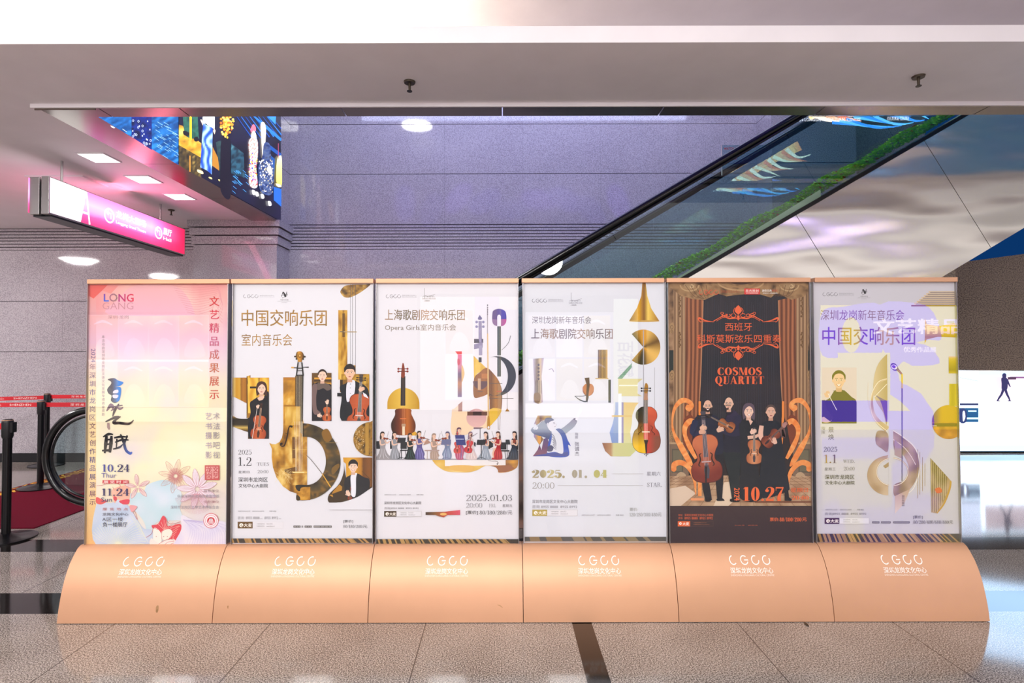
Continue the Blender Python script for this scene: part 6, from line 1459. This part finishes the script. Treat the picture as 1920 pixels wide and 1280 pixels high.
hg = empty('artificial_hedge', (0, 1.67, 0), 'low green plastic hedge running up behind the escalator glass', 'hedge')
R = random.Random(2); lf = MB(); bl = MB()
for k in range(13000):
    x = -2.5+R.random()*8; y = R.random()*.09; z = dz(x)+.036+R.random()*(.11+.02*math.sin(x*9))
    a, b2 = R.random()*6.28, R.random()*2-1; s_ = .014+R.random()*.014
    u = Vector((math.cos(a), math.sin(a), b2*.6)).normalized(); w_ = u.cross(Vector((R.random()-.5, R.random()-.5, 1))).normalized()
    p = Vector((x, y, z)); T = lf if k % 26 else bl
    T.add([p-u*s_, p+w_*s_*.5, p+u*s_, p-w_*s_*.5], [(0,1,2,3)])
lf.build('leaves', M['leaf'], hg); bl.build('blossom', pbr('hedge_blossom', 'c8641c', .6), hg)
gd = empty('guard_board', (2.03, 1.70, 3.2), 'clear acrylic guard board with red warning text by the handrail', 'sign')
MB().prism([(0,0),(0,.28),(.42,.28),(.42,.27)], 0, .006).build('acrylic_sheet', M['bglass'], gd)
MB().box(-.004, .002, -.001, .007, 0, .28).build('edge', M['letter'], gd)
c = Canvas(lambda u, v, k: (u/1000, -.002-k, .28-v/1000), 1e-5); c.t('WATCH YOUR STEP', 20, 22, 240, 46, 'c01828', .03); c.ln([(110,110),(130,130)], 6, 'c01828'); c.ln([(130,110),(110,130)], 6, 'c01828'); c.ring(120,120,20,20,4,'c01828')
c.build('warning_text', M['pr'], gd)

# ------------------------------------------------------------------ left: barrier posts, carpet, plant
cp = empty('red_carpet', (-5.7, 1.6, 0), 'dark red carpet with yellow lettering at its edge on the granite floor', 'carpet')
MB().box(0, 1.5, 0, 2.95, .001, .009).build('pile', M['carpet'], cp)
c = Canvas(lambda u, v, k: (u/1000, 2.9-v/1000, .0095+k), 1e-5); c.t('深圳龙岗文化中心', 15, 100, 190, 2300, 'e8a818', .03, 1, 90); c.build('lettering', M['pr'], cp)['label'] = 'yellow lettering'
BG = 'belt barrier posts on the left'
def post(x, y, label):
    o = empty('barrier_post', (x, y, .0095 if -5.7 < x < -4.4 else 0), label, 'barrier', BG)
    MB().lathe([(.215,.001),(.215,.012),(.17,.022),(.06,.034),(.036,.05)], n=40).build('base', M['black'], o, smooth=True)
    MB().lathe([(.033,.03),(.033,.9)], n=24).build('pole', M['black'], o, smooth=True)
    hd = MB().lathe([(.036,.85),(.042,.87),(.042,.985),(.04,1.0),(.03,1.012)], n=24).build('head', M['dark'], o, smooth=True)
    MB().box(.03, .06, -.022, .022, .9, .985).build('belt_clip', M['dark'], hd)
    MB().lathe([(.0405,1.0),(.0405,1.004)], n=24).build('cap_ring', M['tan'], hd)
    return o
def belt(o, x1, y1, txt, z=.945, dz_=0):
    l = math.hypot(x1, y1); d = Vector((x1, y1, dz_))/l; n = Vector((d.y, -d.x, 0)); n = n if n.y < 0 else -n
    a, b = d*.04, d*l; m = MB(); h = .026
    m.add([a+n*.001+Vector((0,0,z-h)), b+n*.001+Vector((0,0,z-h)), b+n*.001+Vector((0,0,z+h)), a+n*.001+Vector((0,0,z+h)), a-n*.001+Vector((0,0,z-h)), b-n*.001+Vector((0,0,z-h)), b-n*.001+Vector((0,0,z+h)), a-n*.001+Vector((0,0,z+h))], [(0,1,2,3),(7,6,5,4),(0,4,5,1),(1,5,6,2),(2,6,7,3),(3,7,4,0)])
    be = m.build('belt', M['red'], o)
    s, e = (a, b) if d.x > 0 else (b, a); L_ = (e-s).length; dd = (e-s)/L_
    c = Canvas(lambda u, v, k: tuple(s+dd*u+n*(.0016+k)+Vector((0, 0, z+.02-v))), 1e-5)
    x = L_-.08 if d.x < 0 else .3
    while x > .9 if d.x < 0 else x < L_-.9:
        x0 = x-.8 if d.x < 0 else x
        c.t('深圳龙岗文化中心', x0, .006, x0+.45, .034, 'f6e8e4', 0, 1.3); c.t('SHENZHEN', x0+.55, .008, x0+.8, .032, 'f6e8e4')
        x += -1.2 if d.x < 0 else 1.2
    if c.v: c.build('lettering', M['letter'] if False else M['pr'], be)
b1 = post(-6.42, 4.5, 'black belt barrier post farthest back, by the granite wall')
belt(b1, 1.85, 0, '', .965); belt(b1, -1.9, -1.0, '', .955)
b2 = post(-5.40, 3.14, 'black belt barrier post in the middle, on the red carpet')
belt(b2, 1.5, 0, '', .962); belt(b2, -3.2, 0, '', .962)
b3 = post(-4.21, 1.32, 'black belt barrier post nearest the camera at the left edge')
belt(b3, -2, 0, '', .95)
pl = empty('potted_plant', (-4.62, 1.2, 0), 'green leafy potted plant at the left edge beside the barrier post', 'plant')
MB().lathe([(.12,.001),(.17,.3),(.185,.3),(.185,.33),(.16,.33),(.15,.28)], n=32).build('pot', M['dark'], pl, smooth=True)
MB().tube([(0,0,.28),(.01,0,.55),(.0,.01,.85)], [.014,.012,.008]).build('stem', M['leaf2'], pl, smooth=True)
R = random.Random(6); fo = MB()
def leaf(base, tip, wd):
    b, t = Vector(base), Vector(tip); d = t-b; sd = d.cross(Vector((0,0,1))).normalized()*wd; mid = b+d*.5+Vector((0,0,.03))
    fo.add([b, b+d*.25+sd*.7+Vector((0,0,.02)), mid+sd, b+d*.8+sd*.5, t, b+d*.8-sd*.5, mid-sd, b+d*.25-sd*.7+Vector((0,0,.02)), mid-Vector((0,0,.012))], [(0,1,8),(1,2,8),(2,3,8),(3,4,8),(4,5,8),(5,6,8),(6,7,8),(7,0,8)])
for k in range(26):
    a = k*2.4; z = .45+.016*k; l = .2+R.random()*.14; leaf((0,0,z), (l*math.cos(a), l*math.sin(a), z+.06), .035)
leaf((0,0,.86), (.43,-.02,.865), .04); leaf((0,0,.82), (.40,.03,.84), .04)
fo.build('leaves', M['leaf2'], pl)

# ------------------------------------------------------------------ lit boards across the lobby, seen mirrored in the glass of the posters
def board(name, label, u0, v0, u1, v1, draw, Y=8.0, mat='board', cat='display board', group=None):
    a, b = at_y(u0, v1, Y), at_y(u1, v0, Y); yb = -.046-Y
    o = empty(name, ((a.x+b.x)/2, yb, 0), label, cat, group)
    z0, z1 = min(a.z, b.z), max(a.z, b.z); cx = (a.x+b.x)/2; hw = (b.x-a.x)/2
    MB().box(-hw-.04, hw+.04, -.1, 0, z0-.04, z1+.04).build('casing', M['dark'], o)
    for s_ in (-1, 1): MB().box(s_*hw*.8-.04, s_*hw*.8+.04, -.09, -.01, 0, max(.05, z0-.04)).build('leg', M['dark'], o) if z0 > .06 else None
    def to3(u, v, k):
        p = at_y(u, v, Y); return (p.x-cx, .004+k, p.z)
    c = Canvas(to3, 2e-4); c.fr(0, 0, 1); draw(c)
    c.build('picture', M[mat], o); return o
def tiles(c, u0, v0, u1, v1, nx_, ny_, seed, bg='b8b0b8'):
    c.rect(u0, v0, u1, v1, bg); R = random.Random(seed); cw, ch = (u1-u0)/nx_, (v1-v0)/ny_
    for j in range(ny_):
        for i in range(nx_):
            x, y = u0+i*cw, v0+j*ch; p = R.choice([['8878a8','b0a0c8'],['907860','b89878'],['d8c8d0','f0e0e0'],['7888c0','a8b0e0'],['988898','c8b8c0'],['a89878','c8b898']])
            c.rect(x+1.2, y+1.5, x+cw-1.2, y+ch-1.5, vgrad([(y,p[1]),(y+ch*.6,p[0]),(y+ch,p[1])]), 12)
            c.sp([(x+cw*.2,y+ch*.9),(x+cw*.3,y+ch*.6),(x+cw*.5,y+ch*.5),(x+cw*.75,y+ch*.6),(x+cw*.85,y+ch*.9)], mixc(p[0],'ffffff',.4)); c.ln([(x+cw*.2,y+ch*.2),(x+cw*.5,y+ch*.14),(x+cw*.8,y+ch*.22)], [2,5,2], 'e8e0f0', True)
def d1(c): tiles(c, 166, 590, 392, 763, 4, 2, 3); c.rect(166, 674, 392, 678, 'ffffff'); c.rect(166, 764, 428, 790, 'c8b8a8')
def d3(c):
    c.rect(788, 556, 985, 768, 'b8a89c'); tiles(c, 834, 580, 888, 750, 1, 2, 8, 'c0b8d8'); c.rect(836,664,887,748,'d8d4e8'); c.rect(890, 556, 936, 770, lambda x,y: mixc('8880a8','a89890',(y-560)/200), 20); c.rect(940,580,984,735,'807c98')
def d4(c):
    c.rect(985, 585, 1150, 815, '9894a0'); tiles(c, 990, 590, 1145, 752, 3, 2, 5, 'a8a4b8'); c.rect(985, 756, 1150, 782, 'f0eaf0'); c.rect(985,785,1150,810,'b0b4c8')
    c.rect(1150, 560, 1196, 900, lambda x,y: mixc('a8b898','c8c490',(y-560)/300), 20); c.t('百花赋', 1158, 640, 1188, 706, '303c30', .03, 1, 90)
def d6(c):
    Y_, P_ = 'a8a018', '5038b8'
    c.rect(1538, 572, 1806, 900, Y_)
    c.fr(1515, 510, 2.4615)
    c.sp([(62,190),(160,160),(330,150),(345,300),(330,385),(240,380),(66,385)], P_); c.el(198, 290, 44, 82, Y_)
    c.sp([(330,150),(470,140),(560,165),(604,250),(612,312),(560,312),(500,326),(560,345),(606,420),(480,432),(440,412),(400,440),(360,380),(320,300)], P_, 0, 3)
    c.poly([(372,372),(400,440),(430,500),(520,560),(575,630),(582,700),(560,770),(500,815),(430,832),(372,840)], P_); c.rect(136, 372, 378, 590, Y_)
    c.el(452, 470, 36, 50, Y_); c.poly([(420,500),(480,440),(610,432),(640,560),(575,640),(520,560)], Y_); c.poly([(372,560),(430,600),(470,640),(372,640)], Y_)
    c.rect(60, 592, 372, 690, P_); c.rect(60, 690, 240, 745, Y_); c.rect(60, 745, 372, 800, P_); c.poly([(440,830),(620,770),(720,700),(720,960),(440,960)], Y_)
    c.t('文艺精品', 300, 215, 700, 285, 'c8c0e0', .06); c.t('优秀作品展', 440, 345, 590, 370, 'c8c0e0', .05)
board('display_board', 'lit board of picture tiles mirrored in the pink flower poster', 164, 588, 430, 792, d1, group='lit boards across the lobby')
board('display_board', 'pale lit board mirrored in the poster with the women players', 786, 554, 986, 772, d3, group='lit boards across the lobby')
board('display_board', 'lit board of picture tiles mirrored in the conductor poster', 986, 558, 1198, 902, d4, Y=7.6, group='lit boards across the lobby')
board('video_screen', 'large purple and yellow lit screen mirrored in the treble clef poster', 1530, 575, 1806, 900, d6, mat='bigled', cat='screen')

nt_ = empty('wall_notice', (-3.74, 4.292, 2.12), 'yellow notice on the granite pillar, glimpsed between the first two stands', 'notice')
MB().box(-.16, .16, 0, .006, -.24, .24).build('backing', M['letter'], nt_); MB().box(-.16, .16, -.002, 0, -.18, .18).build('sheet', M['notice'], nt_)
sc_ = MB().lathe([(.010,.001),(.012,.004),(.007,.009),(.002,.011)], n=9)
so = sc_.build('litter_scrap', M['bronze']); so.location = (1.735, -.235, 0); so.scale = (.7, 2, 1); tag(so, 'small dark scrap lying on the floor before the dark theatre stand', 'litter')
